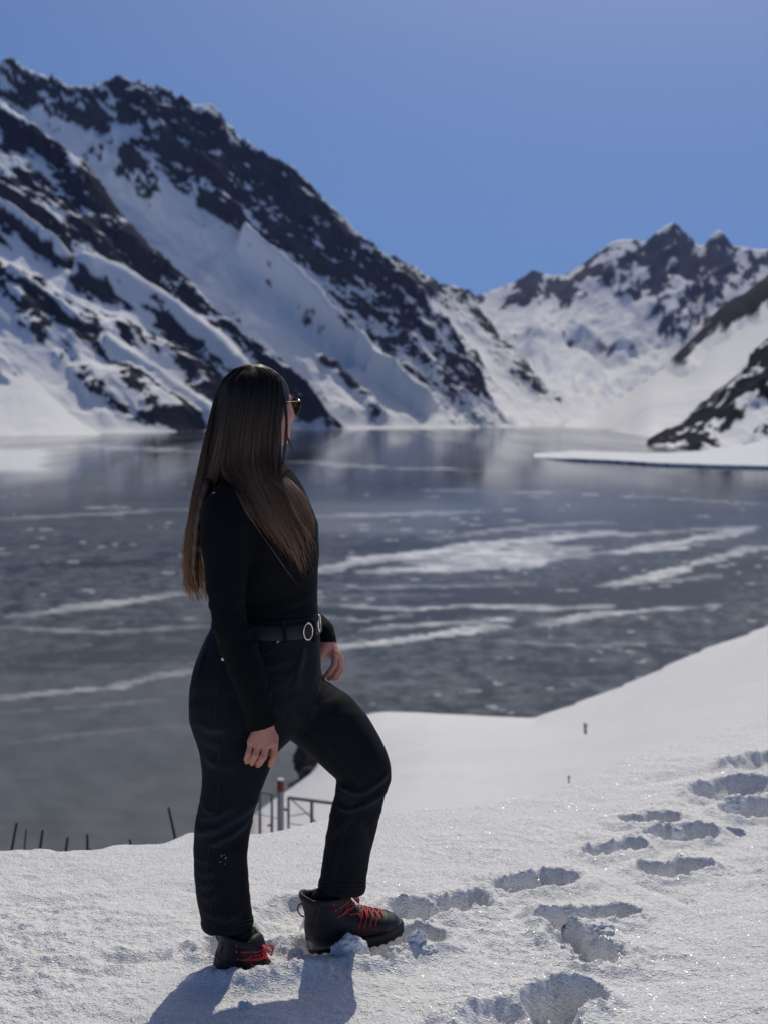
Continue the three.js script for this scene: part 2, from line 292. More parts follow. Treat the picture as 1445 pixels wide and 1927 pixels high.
// the main massif on the left
mountain({
  label: 'tall rocky massif filling the left of the sky, grey rock above long snow chutes', seed: 37, from: -560, to: 990, rows: 320, cols: 580, jag: 16, jagF: 150,
  crest: [[-560, 760, 1900], [-470, 520, 2000], [-380, 260, 2060], [-300, 150, 2080], [-100, 135, 2124], [0, 122, 2146], [20, 116, 2150], [45, 130, 2155], [75, 146, 2162], [95, 142, 2166], [120, 156, 2172], [180, 166, 2185], [225, 150, 2195], [265, 156, 2204], [290, 158, 2209], [340, 190, 2232], [360, 200, 2243], [405, 208, 2267], [430, 240, 2279], [470, 290, 2300], [520, 318, 2326], [560, 338, 2347], [600, 372, 2368], [650, 420, 2394], [690, 462, 2414], [735, 503, 2438], [780, 540, 2461], [840, 610, 2480], [900, 700, 2480], [940, 770, 2440], [990, 815, 2380]],
  base: [[-300, 1600], [0, 1650], [300, 1750], [560, 1950], [640, 2020], [800, 2180], [935, 2340], [990, 2380]], exp: (t) => 2.1, ribs: [[48, 230, 1300], [24, 90, 420], [9, 34, 120]], rough: 24, rock: -1.25, rockRel: 0.95, steep: 2.0, rest: 0.70, rockColor: [0.050, 0.053, 0.065],
  feats: [
    { pts: [[70, 230], [170, 305], [260, 390], [340, 470], [420, 545]], r: 52, snow: 1.0, lift: -14 }, { pts: [[250, 230], [200, 300]], r: 16, snow: 0.9, lift: -10 }, { pts: [[330, 400], [450, 480], [520, 560]], r: 46, snow: 0.9, smooth: 0.9 },
    { pts: [[210, 300], [300, 300], [390, 350], [430, 400]], r: 44, snow: -0.55, lift: 16 }, { pts: [[230, 170], [330, 220], [410, 260]], r: 40, snow: -0.45 }, { pts: [[20, 150], [90, 230], [160, 270]], r: 30, snow: -0.3 },
    { pts: [[400, 215], [480, 310], [600, 400], [700, 490], [800, 620]], r: 34, snow: -0.5, lift: 12 }, { pts: [[430, 400], [520, 440], [640, 520], [740, 640], [830, 720]], r: 34, snow: -0.35, lift: 12 },
    { pts: [[468, 464], [560, 545], [640, 622], [720, 700], [800, 770]], r: 17, snow: 1.2, lift: 48, smooth: 0.6 }, { pts: [[400, 520], [470, 590], [560, 690], [660, 790]], r: 34, snow: 1.1, lift: 22 }, { pts: [[520, 555], [600, 640], [640, 670]], r: 24, snow: 0.9, lift: -44 },
    { pts: [[560, 560], [660, 680], [760, 790]], r: 30, snow: 1.0, smooth: 0.7 }, { pts: [[646, 620], [682, 660]], r: 12, snow: -1.4, lift: 8 }, { pts: [[614, 694], [650, 722], [696, 758]], r: 11, snow: -1.6, lift: 8 }, { pts: [[700, 730], [820, 800]], r: 30, snow: 0.9 },
    { pts: [[312, 190], [340, 210]], r: 10, snow: 1 }, { pts: [[595, 415], [620, 430]], r: 9, snow: 0.9 }, { pts: [[840, 680], [890, 735]], r: 13, snow: -0.9, lift: 10 },
  ],
});
// the nearer rib in front of it
mountain({
  label: 'nearer rocky spur at the far left falling diagonally to the water behind the person', seed: 51, from: -520, to: 668, rows: 280, cols: 490, jag: 9, jagF: 200,
  crest: [[-520, 800, 1500], [-430, 500, 1580], [-300, 90, 1650], [-120, 160, 1702], [0, 214, 1737], [60, 258, 1754], [120, 300, 1771], [170, 330, 1789], [205, 380, 1807], [255, 446, 1832], [300, 494, 1856], [330, 514, 1871], [380, 560, 1897], [420, 602, 1917], [470, 640, 1943], [520, 672, 1968], [560, 712, 1989], [600, 752, 2001], [640, 795, 2012], [668, 815, 2020]],
  base: [[-300, 1300], [0, 1320], [120, 1400], [185, 1450], [300, 1560], [365, 1680], [450, 1800], [560, 1930], [668, 2020]], exp: () => 1.5, ribs: [[30, 165, 900], [16, 62, 260], [6, 26, 80]], rough: 15, rock: -0.9, rockRel: 0.3, steep: 2.0, rest: 0.74, rockColor: [0.036, 0.039, 0.048],
  feats: [
    { pts: [[0, 225], [130, 312], [205, 395], [250, 455], [330, 525], [420, 610], [500, 668], [590, 745]], r: 24, snow: -0.65, lift: 26 }, { pts: [[0, 330], [70, 400], [140, 450], [230, 490]], r: 40, snow: -0.5, lift: 10 },
    { pts: [[165, 515], [240, 545], [320, 590], [400, 650], [450, 700]], r: 24, snow: 1.3, lift: 34, smooth: 0.9 }, { pts: [[300, 560], [400, 640], [470, 690]], r: 16, snow: 0.9 },
    { pts: [[0, 398], [60, 440], [122, 486]], r: 10, snow: 1.5, lift: 26 }, { pts: [[30, 537], [105, 592], [160, 630]], r: 9, snow: 1.3, lift: 24 }, { pts: [[210, 672], [300, 730], [395, 790]], r: 16, snow: 1.4, lift: 28 }, { pts: [[290, 690], [360, 715]], r: 14, snow: 0.8 },
    { pts: [[231, 632], [290, 655], [340, 672], [400, 725]], r: 22, snow: -0.9, lift: 14 }, { pts: [[160, 724], [250, 750], [320, 780], [365, 805]], r: 30, snow: -1.0, lift: 16 }, { pts: [[0, 515], [105, 605], [200, 660]], r: 26, snow: -0.55, lift: 6 },
    { pts: [[-60, 560], [0, 620], [80, 700], [160, 790]], r: 34, snow: 1.3 }, { pts: [[20, 470], [130, 540]], r: 26, snow: 0.4 }, { pts: [[60, 290], [120, 330]], r: 8, snow: 0.9 }, { pts: [[450, 640], [540, 700], [590, 760]], r: 14, snow: -0.5 },
  ],
});
// smooth snow fan at the far left
mountain({
  label: 'smooth sunlit snow fan at the left edge above the ice', seed: 67, from: -560, to: 190, rows: 90, cols: 190, jag: 1.5,
  crest: [[-560, 815, 1450], [-320, 560, 1500], [-150, 620, 1490], [0, 676, 1480], [50, 702, 1460], [100, 750, 1420], [140, 786, 1380], [180, 810, 1330], [192, 818, 1300]],
  base: [[-320, 1200], [192, 1286]], grain: 0.6, exp: () => 1.35, rough: 2.0, rock: -3, depth: 120,
});
// the right slope
mountain({
  label: 'long smooth snow slope on the right falling to the lake head, rocks along its crest', seed: 71, from: 1060, to: 2200, rows: 150, cols: 270, jag: 1.5, jagF: 260,
  crest: [[1040, 806, 2700], [1100, 786, 2650], [1160, 752, 2500], [1230, 706, 2300], [1290, 662, 2200], [1340, 612, 2150], [1390, 572, 2100], [1445, 525, 2050], [1560, 430, 2000], [1760, 330, 2000]],
  base: [[1040, 2650], [1100, 2200], [1170, 1500], [1230, 1120], [1760, 900]], exp: () => 1.2, dir: 2.3, ribs: [[9, 150, 1500], [3, 50, 500]], rough: 0.9, rockColor: [0.017, 0.019, 0.026], grain: 0.6, rock: -1.9, rockRel: 0.2, steep: 1.6, rest: 0.7,
  feats: [{ pts: [[1280, 676], [1310, 640], [1350, 605], [1445, 545], [1600, 450]], r: 26, snow: -3.3, lift: 20 }, { pts: [[1360, 610], [1445, 570], [1600, 520]], r: 18, snow: -3.0, lift: 10 }, { pts: [[1180, 700], [1215, 692]], r: 9, snow: -2.6, lift: 4 }],
});
// dark crag at the right edge
mountain({
  label: 'dark rocky crag at the right edge of the lake with snow in its clefts', seed: 83, from: 1216, to: 2150, rows: 165, cols: 310, jag: 5, jagF: 260,
  crest: [[1210, 832, 860], [1235, 818, 860], [1290, 786, 870], [1340, 752, 880], [1380, 706, 890], [1410, 682, 890], [1445, 648, 890], [1600, 520, 900], [1800, 480, 900], [1980, 640, 850], [2150, 830, 760]],
  base: [[1210, 850], [1240, 745], [1320, 700], [1420, 660], [1800, 620]], exp: () => 1.15, grain: 0.34, dir: 2.2, ribs: [[14, 60, 200], [7, 22, 60]], rough: 5.5, rock: 0.2, steep: 1.6, rest: 0.72, rockColor: [0.016, 0.019, 0.027], depth: 250,
  feats: [{ pts: [[1230, 826], [1275, 810], [1300, 800]], r: 13, snow: -1.3, lift: 4 }, { pts: [[1310, 835], [1330, 780], [1380, 760], [1445, 730]], r: 26, snow: -0.9, lift: 8 }, { pts: [[1260, 800], [1330, 740], [1400, 690]], r: 12, snow: 0.9 }, { pts: [[1370, 830], [1445, 780]], r: 20, snow: 0.8 }],
});
// low snowy spit on the right
{
  const rows = 60, cols = 220;
  const edge = curve([[1004, 860, 854], [1060, 866, 853], [1160, 871, 853], [1240, 876, 852], [1300, 878, 849], [1360, 880, 843], [1420, 881, 832], [1480, 883, 818], [1760, 896, 790]].map(([px, yb, yt]) => [ray(px, 860)[0], ray(px, yb)[1], ray(px, yt)[1]]));
  const t0 = ray(1004, 860)[0], t1 = ray(1750, 860)[0];
  const g = gridGeometry(rows, cols, (i, j, o) => {
    const t = mix(t0, t1, j / (cols - 1)), [sb, st] = edge(t), k = i / (rows - 1), wb = (LAKE - CY) / sb;
    const grow = clamp((t - t0) / 0.03), bank = 1.0 * grow;
    let w, h;
    if (k < 0.12) { const q = k / 0.12; w = wb + q * 0.8 + 2.5 * fbm(t * 160, 1, 2, 3); h = LAKE - 0.3 + (bank + 0.3) * Math.sqrt(q); }
    else { const q = (k - 0.12) / 0.88, wt = wb + 60 + 90 * grow; w = mix(wb + 0.8, wt, q) + 2.5 * fbm(t * 160, 1, 2, 3) * (1 - q); const ht = CY + st * wt; h = mix(LAKE + bank, Math.max(LAKE + bank * 0.2, ht), sst(0, 1, q)) + 0.25 * fbm(t * w / 9, w / 9, 3, 3) * grow; }
    o[0] = t * w; o[1] = h; o[2] = CZ - w;
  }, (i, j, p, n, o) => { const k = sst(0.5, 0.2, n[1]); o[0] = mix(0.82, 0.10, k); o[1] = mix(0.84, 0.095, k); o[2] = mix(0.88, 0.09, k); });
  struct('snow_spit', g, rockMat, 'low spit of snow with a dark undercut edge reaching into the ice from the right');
}

// ------------------------------------------------------------------ the snow underfoot
const crestNear = curve([[-700, 1640], [-300, 1625], [0, 1610], [45, 1606], [70, 1606], [120, 1611], [180, 1609], [215, 1599], [260, 1597], [300, 1595], [340, 1582], [362, 1574], [480, 1576], [520, 1570], [560, 1560], [620, 1545], [740, 1532], [850, 1522], [1000, 1500], [1100, 1466], [1250, 1405], [1445, 1352], [1700, 1290], [2600, 1180]].map(([px, py]) => ray(px, py)));
const shoreLine = curve([[-700, 1700], [0, 1680], [300, 1630], [390, 1592], [440, 1574], [480, 1552], [520, 1524], [555, 1500], [590, 1462], [620, 1420], [660, 1378], [700, 1354], [730, 1350], [790, 1351], [850, 1355], [900, 1357], [940, 1360], [1000, 1362], [1030, 1352], [1080, 1334], [1150, 1308], [1200, 1288], [1300, 1240], [1445, 1184], [1600, 1110], [1900, 1000], [2600, 930]].map(([px, py]) => ray(px, py)));
const pit = (px0, py0, px1, py1, wid, depth, edge = 0.03, tilt = 0, y = 0) => { const a = onPlane(px0, py0, y), b = onPlane(px1, py1, y); return { ax: a.x, az: a.z, bx: b.x, bz: b.z, r: wid / 2, depth, edge, tilt }; };
const PITS = [
  // trodden hollow round the two boots
  pit(425, 1792, 480, 1796, 0.15, 0.06, 0.04), pit(520, 1752, 560, 1712, 0.16, 0.07, 0.06), pit(585, 1790, 700, 1800, 0.17, 0.085, 0.05), pit(690, 1778, 790, 1772, 0.15, 0.10, 0.04), pit(560, 1735, 610, 1700, 0.10, 0.05, 0.05),
  // the trail of footprints leading off to the right
  pit(785, 1722, 890, 1698, 0.13, 0.075, 0.035), pit(958, 1668, 1058, 1654, 0.125, 0.10, 0.022, 0.6), pit(1035, 1724, 1170, 1716, 0.085, 0.10, 0.018), pit(1082, 1756, 1122, 1790, 0.15, 0.115, 0.028, 0.4),
  pit(1036, 1880, 1078, 1868, 0.17, 0.11, 0.03), pit(1030, 1930, 1050, 1905, 0.12, 0.10, 0.03), pit(1192, 1548, 1258, 1540, 0.105, 0.095, 0.025), pit(1250, 1570, 1322, 1566, 0.13, 0.10, 0.03), pit(1112, 1606, 1196, 1590, 0.07, 0.05, 0.018), pit(1232, 1638, 1304, 1626, 0.125, 0.085, 0.025),
  pit(1352, 1494, 1408, 1486, 0.22, 0.09, 0.05), pit(1402, 1528, 1470, 1520, 0.2, 0.10, 0.04), pit(1418, 1448, 1480, 1440, 0.22, 0.07, 0.05), pit(905, 1925, 960, 1915, 0.12, 0.05, 0.05),
  // shallow old dents
  pit(60, 1652, 110, 1646, 0.14, 0.028, 0.07), pit(150, 1664, 190, 1656, 0.14, 0.025, 0.07), pit(30, 1702, 70, 1704, 0.15, 0.03, 0.07), pit(250, 1682, 290, 1690, 0.1, 0.015, 0.06), pit(340, 1672, 360, 1676, 0.08, 0.018, 0.05), pit(1245, 1672, 1290, 1690, 0.07, 0.02, 0.05), pit(230, 1806, 310, 1800, 0.09, 0.03, 0.05), pit(350, 1796, 390, 1790, 0.1, 0.04, 0.05),
  pit(890, 1508, 920, 1505, 0.1, 0.02, 0.05), pit(1080, 1512, 1110, 1510, 0.12, 0.02, 0.05), pit(640, 1560, 700, 1568, 0.3, 0.02, 0.12), pit(1360, 1450, 1200, 1478, 0.1, 0.025, 0.06),
];
// little banks thrown up round the boots
const BANKS = [[372, 1856, 0.05, 0.02], [408, 1860, 0.055, 0.022], [446, 1862, 0.06, 0.024], [486, 1860, 0.06, 0.026], [526, 1856, 0.055, 0.034], [566, 1846, 0.055, 0.032], [606, 1842, 0.05, 0.022], [386, 1796, 0.05, 0.03], [690, 1824, 0.06, 0.022], [790, 1800, 0.06, 0.025], [350, 1790, 0.06, 0.02], [548, 1806, 0.04, 0.02]].map(([px, py, r, h]) => { const p = onPlane(px, py, 0); return [p.x, p.z, r, h]; });
const snowRock = std([0.05, 0.045, 0.042], 0.95);
function nearSnow(x, z, fineDetail) {
  let y = 0.05 * fbm(x / 1.7, z / 1.7, 1.1, 2) + 0.022 * fbm(x / 0.42, z / 0.42, 5.1, 3);
  y += 0.02 * sst(0.5, 2.0, x) * (x - 0.5);
  if (!fineDetail) return y;
  const wob = 0.055 * fbm(x / 0.11, z / 0.11, 3.3, 3), wob2 = fbm(x / 0.045, z / 0.045, 7.7, 3);
  let dig = 0, pile = 0;
  for (const p of PITS) {
    if (x < Math.min(p.ax, p.bx) - 0.3 || x > Math.max(p.ax, p.bx) + 0.3 || z < Math.min(p.az, p.bz) - 0.3 || z > Math.max(p.az, p.bz) + 0.3) continue;
    const [d0, t] = segDist(x, z, p.ax, p.az, p.bx, p.bz), d = d0 + wob * Math.min(1, p.r / 0.06) + 0.018 * wob2;
    const k = sst(p.r + p.edge * 0.45, p.r - p.edge * 1.1, d);
    dig = Math.max(dig, k * p.depth * 0.78 * mix(1 - p.tilt, 1, t) * (1 + 0.35 * wob2));
    if (p.depth > 0.04) pile = Math.max(pile, sst(p.r + 0.09, p.r + 0.02, d) * (0.016 + 0.035 * Math.max(0, wob2)));
  }
  for (const [bx, bz, r, h] of BANKS) { const d2 = ((x - bx) ** 2 + (z - bz) ** 2) / (r * r); if (d2 < 6) y += h * Math.exp(-d2 * 1.2) * (1 + 0.7 * wob2); }
  y += pile * (1 - Math.min(1, dig * 25)) - dig;
  // crusted, clumpy surface with small melt cups
  const cl = fbm(x / 0.11, z / 0.085, 2.2, 4, 0.55), rgd = 1 - Math.abs(fbm(x / 0.06, z / 0.05, 6.2, 3));
  const rumple = 0.35 + 0.75 * sst(-0.5, -1.3, x) + 0.6 * sst(0.05, -0.25, fbm(x / 0.7, z / 0.5, 12, 3));
  y += rumple * (0.030 * cl + 0.012 * rgd) + 0.0035 * fbm(x / 0.02, z / 0.016, 9.1, 3);
  return y;
}
function snowHeight(x, z, fine) {
  const w = CZ - z, t = x / Math.max(0.3, w);
  const [sc] = crestNear(t), [ss] = shoreLine(t);
  let base = 0;
  const wn = Math.min(9, (0 - CY) / Math.min(sc, -0.05)), hn = CY + sc * wn;
  const ws = Math.max(wn + 20, (LAKE - CY) / ss);
  if (w <= wn) { const k = sst(wn - 1.2, wn, w); return base + nearSnow(x, z, fine) * (1 - 0.75 * k * sst(0.2, -0.02, hn)) ; }
  let sm = 0; for (let q = -3; q <= 3; q++) sm += shoreLine(t + q * 0.022)[0] / 7;
  const wm = Math.max(wn + 20, (LAKE - CY) / sm), wk = mix(wm, ws, sst(0.35, 0.95, (w - wn) / (ws - wn)));
  const over = w - wn, k = clamp((w - wn - 2) / (wk - wn - 2));
  const h0 = hn - 1.05;
  let h = mix(h0, LAKE + 0.35, k) + 0.5 * Math.sin(k * Math.PI) * fbm(x / 14, z / 14, 4, 3) + 0.10 * fbm(x / 2.5, z / 4, 8, 3) * clamp(over / 3);
  const soft = 0.85 * over * over / (over + 0.15);
  h = Math.max(h, hn - soft - 0.02);
  const bl = hn - soft;
  const u = sst(0.2, 2.6, over);
  h = mix(bl + nearSnow(x, z, fine) * (1 - over / 2.6) * 0.3, h, u);
  if (w > ws - 1.2) h = mix(h, LAKE - 1.2, clamp((w - ws + 0.5) / 1.0));
  return h;
}
{
  const rows = 610, cols = 690;
  const wv = (i) => { const k = i / (rows - 1); if (k < 0.03) return mix(0.3, 3.0, k / 0.03); if (k < 0.80) return 3.0 * Math.pow(7.4 / 3.0, (k - 0.03) / 0.77); return 1 / mix(1 / 7.4, 1 / 190, Math.pow((k - 0.80) / 0.20, 0.8)); };
  const tv = (j) => { const k = j / (cols - 1) * 2 - 1, a = Math.abs(k); return Math.sign(k) * (a < 0.93 ? a / 0.93 * 0.315 : 0.315 + Math.pow((a - 0.93) / 0.07, 2) * 5); };
  const tj = Array.from({ length: cols }, (_, j) => tv(j));
  const g = gridGeometry(rows, cols, (i, j, o) => { const w = wv(i), x = tj[j] * w; o[0] = x; o[2] = CZ - w; o[1] = snowHeight(x, o[2], w > 2.8 && w < 9 && Math.abs(tj[j]) < 0.36); }, (i, j, p, n, o) => {
    const w = CZ - p[2], t = p[0] / w, ss = shoreLine(t)[0], ws = (LAKE - CY) / ss;
    // thawed earth shows along the shore in places and behind the crest on the left
    let dirt = sst(1.6, 0.6, ws - w) * sst(-0.05, 0.2, fbm(p[0] / 7, p[2] / 7, 3, 3) + 0.1) * sst(20, 30, w);
    dirt = Math.max(dirt, sst(-0.09, -0.11, t) * sst(0.12, 0.5, w - (0 - CY) / crestNear(t)[0]) * 0.9);
    const gr = 1 + 0.05 * N3(p[0] * 60, p[2] * 60, 1);
    o[0] = mix(0.98 * gr, 0.075, dirt); o[1] = mix(0.985 * gr, 0.068, dirt); o[2] = mix(1.0 * gr, 0.062, dirt);
  });
  const uv = new Float32Array(rows * cols * 2), pp = g.attributes.position.array;
  for (let i = 0; i < rows * cols; i++) { uv[i * 2] = (pp[i * 3] + 0.6 * pp[i * 3 + 1]) / 3.2; uv[i * 2 + 1] = (pp[i * 3 + 2] - pp[i * 3 + 1]) / 3.2; }
  g.setAttribute('uv', new THREE.BufferAttribute(uv, 2));
  reseed(77);
  const n = 2048, d = new Uint8Array(n * n * 4), e = new Uint8Array(n * n * 4), gl = new Uint8Array(n * n * 4), f = new Float32Array(n * n), al = new Float32Array(n * n).fill(0.76), sp = new Float32Array(n * n).fill(0.62);
  // loose grains of re-frozen snow, each with its own height, whiteness and gloss
  for (let k = 0; k < 420000; k++) {
    const cx = rnd() * n, cy = rnd() * n, r = 0.9 + 1.6 * rnd() * rnd() + (rnd() < 0.015 ? 1.8 : 0), hh = 0.3 + 0.7 * rnd(), tx = (rnd() - 0.5) * 0.7, ty = (rnd() - 0.5) * 0.7, a = 0.72 + 0.28 * Math.pow(rnd(), 1.2), g = rnd() < 0.10 ? 0.12 : 0.45 + 0.3 * rnd(), R = Math.ceil(r);
    for (let yy = -R; yy <= R; yy++) for (let xx = -R; xx <= R; xx++) { const q = (xx * xx + yy * yy) / (r * r); if (q < 1) { const o = ((((cy | 0) + yy + n) % n) * n) + (((cx | 0) + xx + n) % n), v = hh * Math.min(1, r / 2) * (Math.sqrt(1 - q) * 0.8 + 0.2 + (tx * xx + ty * yy) / r * 0.5); if (v > f[o]) { f[o] = v; al[o] = a; sp[o] = g; } } }
  }
  for (let k = 0; k < n * n; k++) { d[k * 4] = d[k * 4 + 1] = d[k * 4 + 2] = clamp(f[k]) * 255; e[k * 4] = e[k * 4 + 1] = e[k * 4 + 2] = clamp(Math.pow(al[k], 1 / 2.2)) * 255; gl[k * 4] = gl[k * 4 + 1] = gl[k * 4 + 2] = sp[k] * 255; d[k * 4 + 3] = e[k * 4 + 3] = gl[k * 4 + 3] = 255; }
  const tex = (a, srgb) => { const t = new THREE.DataTexture(a, n, n); t.wrapS = t.wrapT = THREE.RepeatWrapping; t.magFilter = THREE.LinearFilter; if (srgb) t.colorSpace = THREE.SRGBColorSpace; t.needsUpdate = true; return t; };
  const m = new THREE.MeshPhysicalMaterial({ vertexColors: true, map: tex(e, true), roughness: 1, roughnessMap: tex(gl), bumpMap: tex(d), bumpScale: 0.0038, ior: 1.31, specularIntensity: 1 });
  struct('snow_ground', g, m, 'trodden sunlit snow slope with footprints falling away to the lake');
  // loose ice crystals lying on the snow: where one happens to face the sun it glints
  const N = 46000, flake = new THREE.CircleGeometry(1, 5), crystal = new THREE.MeshPhysicalMaterial({ color: rgb(0.84, 0.85, 0.87), roughness: 0.2, ior: 1.31, side: THREE.DoubleSide });
  const im = new THREE.InstancedMesh(flake, crystal, N), q4 = new THREE.Matrix4(), qa = new THREE.Quaternion(), e3 = new THREE.Euler();
  for (let i = 0; i < N; i++) {
    const w = 3.1 * Math.pow(6.2 / 3.1, rnd()), x = (rnd() * 2 - 1) * 0.31 * w, z = CZ - w, h = snowHeight(x, z, true), sz = 0.0010 + 0.0014 * rnd() * rnd();
    e3.set(-Math.PI / 2 + (rnd() + rnd() - 1) * 0.55, (rnd() + rnd() - 1) * 0.5, rnd() * 6.3, 'YXZ'); qa.setFromEuler(e3);
    q4.compose(V(x, h + 0.0012 + 0.0015 * rnd(), z), qa, V(sz, sz, sz)); im.setMatrixAt(i, q4);
  }
  im.name = 'snow_crystals'; im.userData.kind = 'stuff'; im.receiveShadow = true; scene.add(im);
  const back = gridGeometry(60, 90, (i, j, o) => { o[0] = -60 + 120 * j / 89; o[2] = CZ - 2.4 + 60 * i / 59; o[1] = nearSnow(o[0], o[2], false) - 0.03 - (i < 4 ? 0.03 : 0); });
  struct('snow_field', back, std([0.84, 0.86, 0.89], 0.6), 'snow field behind the viewpoint');
}

// ------------------------------------------------------------------ things on the snow and by the shore
// a straight bar between two points, rounded or square
function bar(a, b, r, square, r2 = r) { const L = a.distanceTo(b), g = square ? new THREE.BoxGeometry(r * 2, L, r * 2, 1, 1, 1) : new THREE.CylinderGeometry(r2, r, L, 10, 1); g.applyQuaternion(new THREE.Quaternion().setFromUnitVectors(V(0, 1, 0), b.clone().sub(a).normalize())); const m = a.clone().add(b).multiplyScalar(0.5); g.translate(m.x, m.y, m.z); return g; }
function lump(r, sx, sy, sz, seed, amp = 0.25, detail = 24, sharp = 0) {
  const g0 = new THREE.IcosahedronGeometry(1, detail), p = g0.attributes.position.array;
  for (let i = 0; i < p.length; i += 3) {
    const x = p[i], y = p[i + 1], z = p[i + 2];
    let k = 1 + amp * fbm(x * 1.3, y * 1.3, z * 1.3 + seed, 3) + amp * 0.35 * fbm(x * 5, y * 5, z * 5 + seed, 3) + amp * 0.16 * fbm(x * 14, y * 14, z * 14 + seed, 2);
    if (sharp) k += sharp * (Math.abs(N3(x * 1.7 + seed, y * 1.7, z * 1.7)) + 0.5 * Math.abs(N3(x * 4 + seed, y * 4, z * 4)) + 0.3 * Math.abs(N3(x * 9, y * 9 + seed, z * 9)));
    p[i] *= k * r * sx; p[i + 1] *= k * r * sy; p[i + 2] *= k * r * sz;
  }
  g0.deleteAttribute('normal'); g0.deleteAttribute('uv');
  const g = mergeVertices(g0, 1e-5); g.computeVertexNormals(); return g;
}
const concreteGrey = std([0.30, 0.30, 0.31], 0.7), steel = std([0.11, 0.11, 0.115], 0.55, { metalness: 0.5 }), redPaint = std([0.19, 0.018, 0.02], 0.6), whitePaint = std([0.6, 0.6, 0.6], 0.6), oldWood = std([0.085, 0.062, 0.048], 0.9);
{
  const W = 13.6, q = (px, py, w = W) => at(px, py, w);
  const post = thing('marker_post', q(529, 1590));
  tag(post, 'tall grey marker post with a red top standing behind the snow crest between the legs', 'marker post');
  const o = post.position, L = (a) => a.clone().sub(o), r = 6.6 * W / FOC;
  M('shaft', bar(L(q(529, 1590)), L(q(529, 1489)), r), concreteGrey, post);
  M('red_band', bar(L(q(529, 1489)), L(q(529, 1469)), r * 1.02), redPaint, post);
  M('cap', bar(L(q(529, 1469)), L(q(529, 1465.5)), r * 0.98), whitePaint, post);
  M('clamp', bar(L(q(534, 1523)), L(q(546, 1524)), 0.012, true), steel, post);
  const bx = thing('barrier', q(590, 1585));
  tag(bx, 'low metal barrier with a sloping top rail and braces right of the marker post', 'barrier');
  const b = bx.position, K = (a) => a.clone().sub(b), wr = 13.9;
  for (const [x, y0, y1, t] of [[543.5, 1500, 1585, 2.2], [587.5, 1510, 1545, 3.0], [732.5, 1524, 1545, 3.2]]) M('upright', bar(K(q(x, y1, wr)), K(q(x, y0, wr)), t * wr / FOC, true), steel, bx);
  M('red_foot', bar(K(q(587.5, 1585, wr)), K(q(587.5, 1545, wr)), 3.1 * wr / FOC, true), redPaint, bx);
  M('top_rail', bar(K(q(543, 1501, wr)), K(q(736, 1525, wr)), 2.7 * wr / FOC, true), steel, bx);
  M('brace', bar(K(q(549, 1504, wr + 0.05)), K(q(612, 1562, wr + 0.05)), 1.2 * wr / FOC), steel, bx); M('brace', bar(K(q(592, 1545, wr + 0.05)), K(q(616, 1566, wr + 0.05)), 1.2 * wr / FOC), steel, bx);
  M('wire', bar(K(q(545, 1536, wr)), K(q(586, 1529, wr)), 0.9 * wr / FOC), steel, bx); M('wire', bar(K(q(545, 1549, wr)), K(q(586, 1557, wr)), 0.9 * wr / FOC), steel, bx);
  const gt = thing('gate', q(500, 1590));
  tag(gt, 'small gate of thin steel posts with red feet left of the marker post', 'gate');
  const c = gt.position, G = (a) => a.clone().sub(c), wg = 13.4;
  M('top_rail', bar(G(q(486, 1489, wg)), G(q(515, 1495, wg)), 1.6 * wg / FOC, true), steel, gt);
  for (const [x, y0, y1] of [[490, 1492, 1537], [512.5, 1494, 1541]]) { M('upright', bar(G(q(x, y1, wg)), G(q(x, y0, wg)), 2.2 * wg / FOC, true), steel, gt); M('red_foot', bar(G(q(x, 1590, wg)), G(q(x, y1, wg)), 2.4 * wg / FOC, true), redPaint, gt); }
  M('latch', bar(G(q(504, 1553, wg)), G(q(512, 1553, wg)), 1.6 * wg / FOC, true), redPaint, gt);
  M('wire', bar(G(q(480, 1531, wg)), G(q(524, 1540, wg)), 0.7 * wg / FOC), steel, gt);
}
// old wooden stakes poking up behind the crest on the left
for (const [x0, y0, x1, y1, t, w, label, stub] of [
  [10, 1622, 32, 1550, 3.2, 8.4, 'leaning wooden stake at the far left edge, leftmost of the row'],
  [40, 1622, 50, 1562, 2.0, 9.4, 'thin faint wooden stake second from the left in the row'],
  [66, 1622, 81, 1563, 3.4, 8.6, 'slanted wooden stake thicker at its foot, third from the left in the row'],
  [115, 1622, 128, 1577, 3.2, 8.2, 'short slanted wooden stake in the middle of the row'],
  [166, 1622, 165, 1571, 3.2, 8.4, 'upright wooden stake with a broken stub at its foot', [172, 1620, 169, 1598]],
  [262, 1612, 245, 1580, 3.0, 7.8, 'shortest wooden stake leaning left, alone on the snow crest'],
  [344, 1596, 318, 1521, 3.4, 8.0, 'longest wooden stake leaning left beside the standing leg'],
]) {
  const p = at(x0, y0, w), s = thing('wooden_stake', p); tag(s, label, 'stake');
  const a = V(0, -0.15, 0), b = at(x1, y1, w).sub(p);
  M('shaft', bar(a, b, t * w / FOC * 0.95, false, t * w / FOC * 0.7), oldWood, s);
  M('split_tip', bar(b.clone().multiplyScalar(0.985), b.clone().multiplyScalar(1.04), t * w / FOC * 0.7, false, t * w / FOC * 0.2), oldWood, s);
  if (stub) M('stub', bar(at(stub[0], stub[1], w).sub(p), at(stub[2], stub[3], w).sub(p), 0.013), oldWood, s);
}
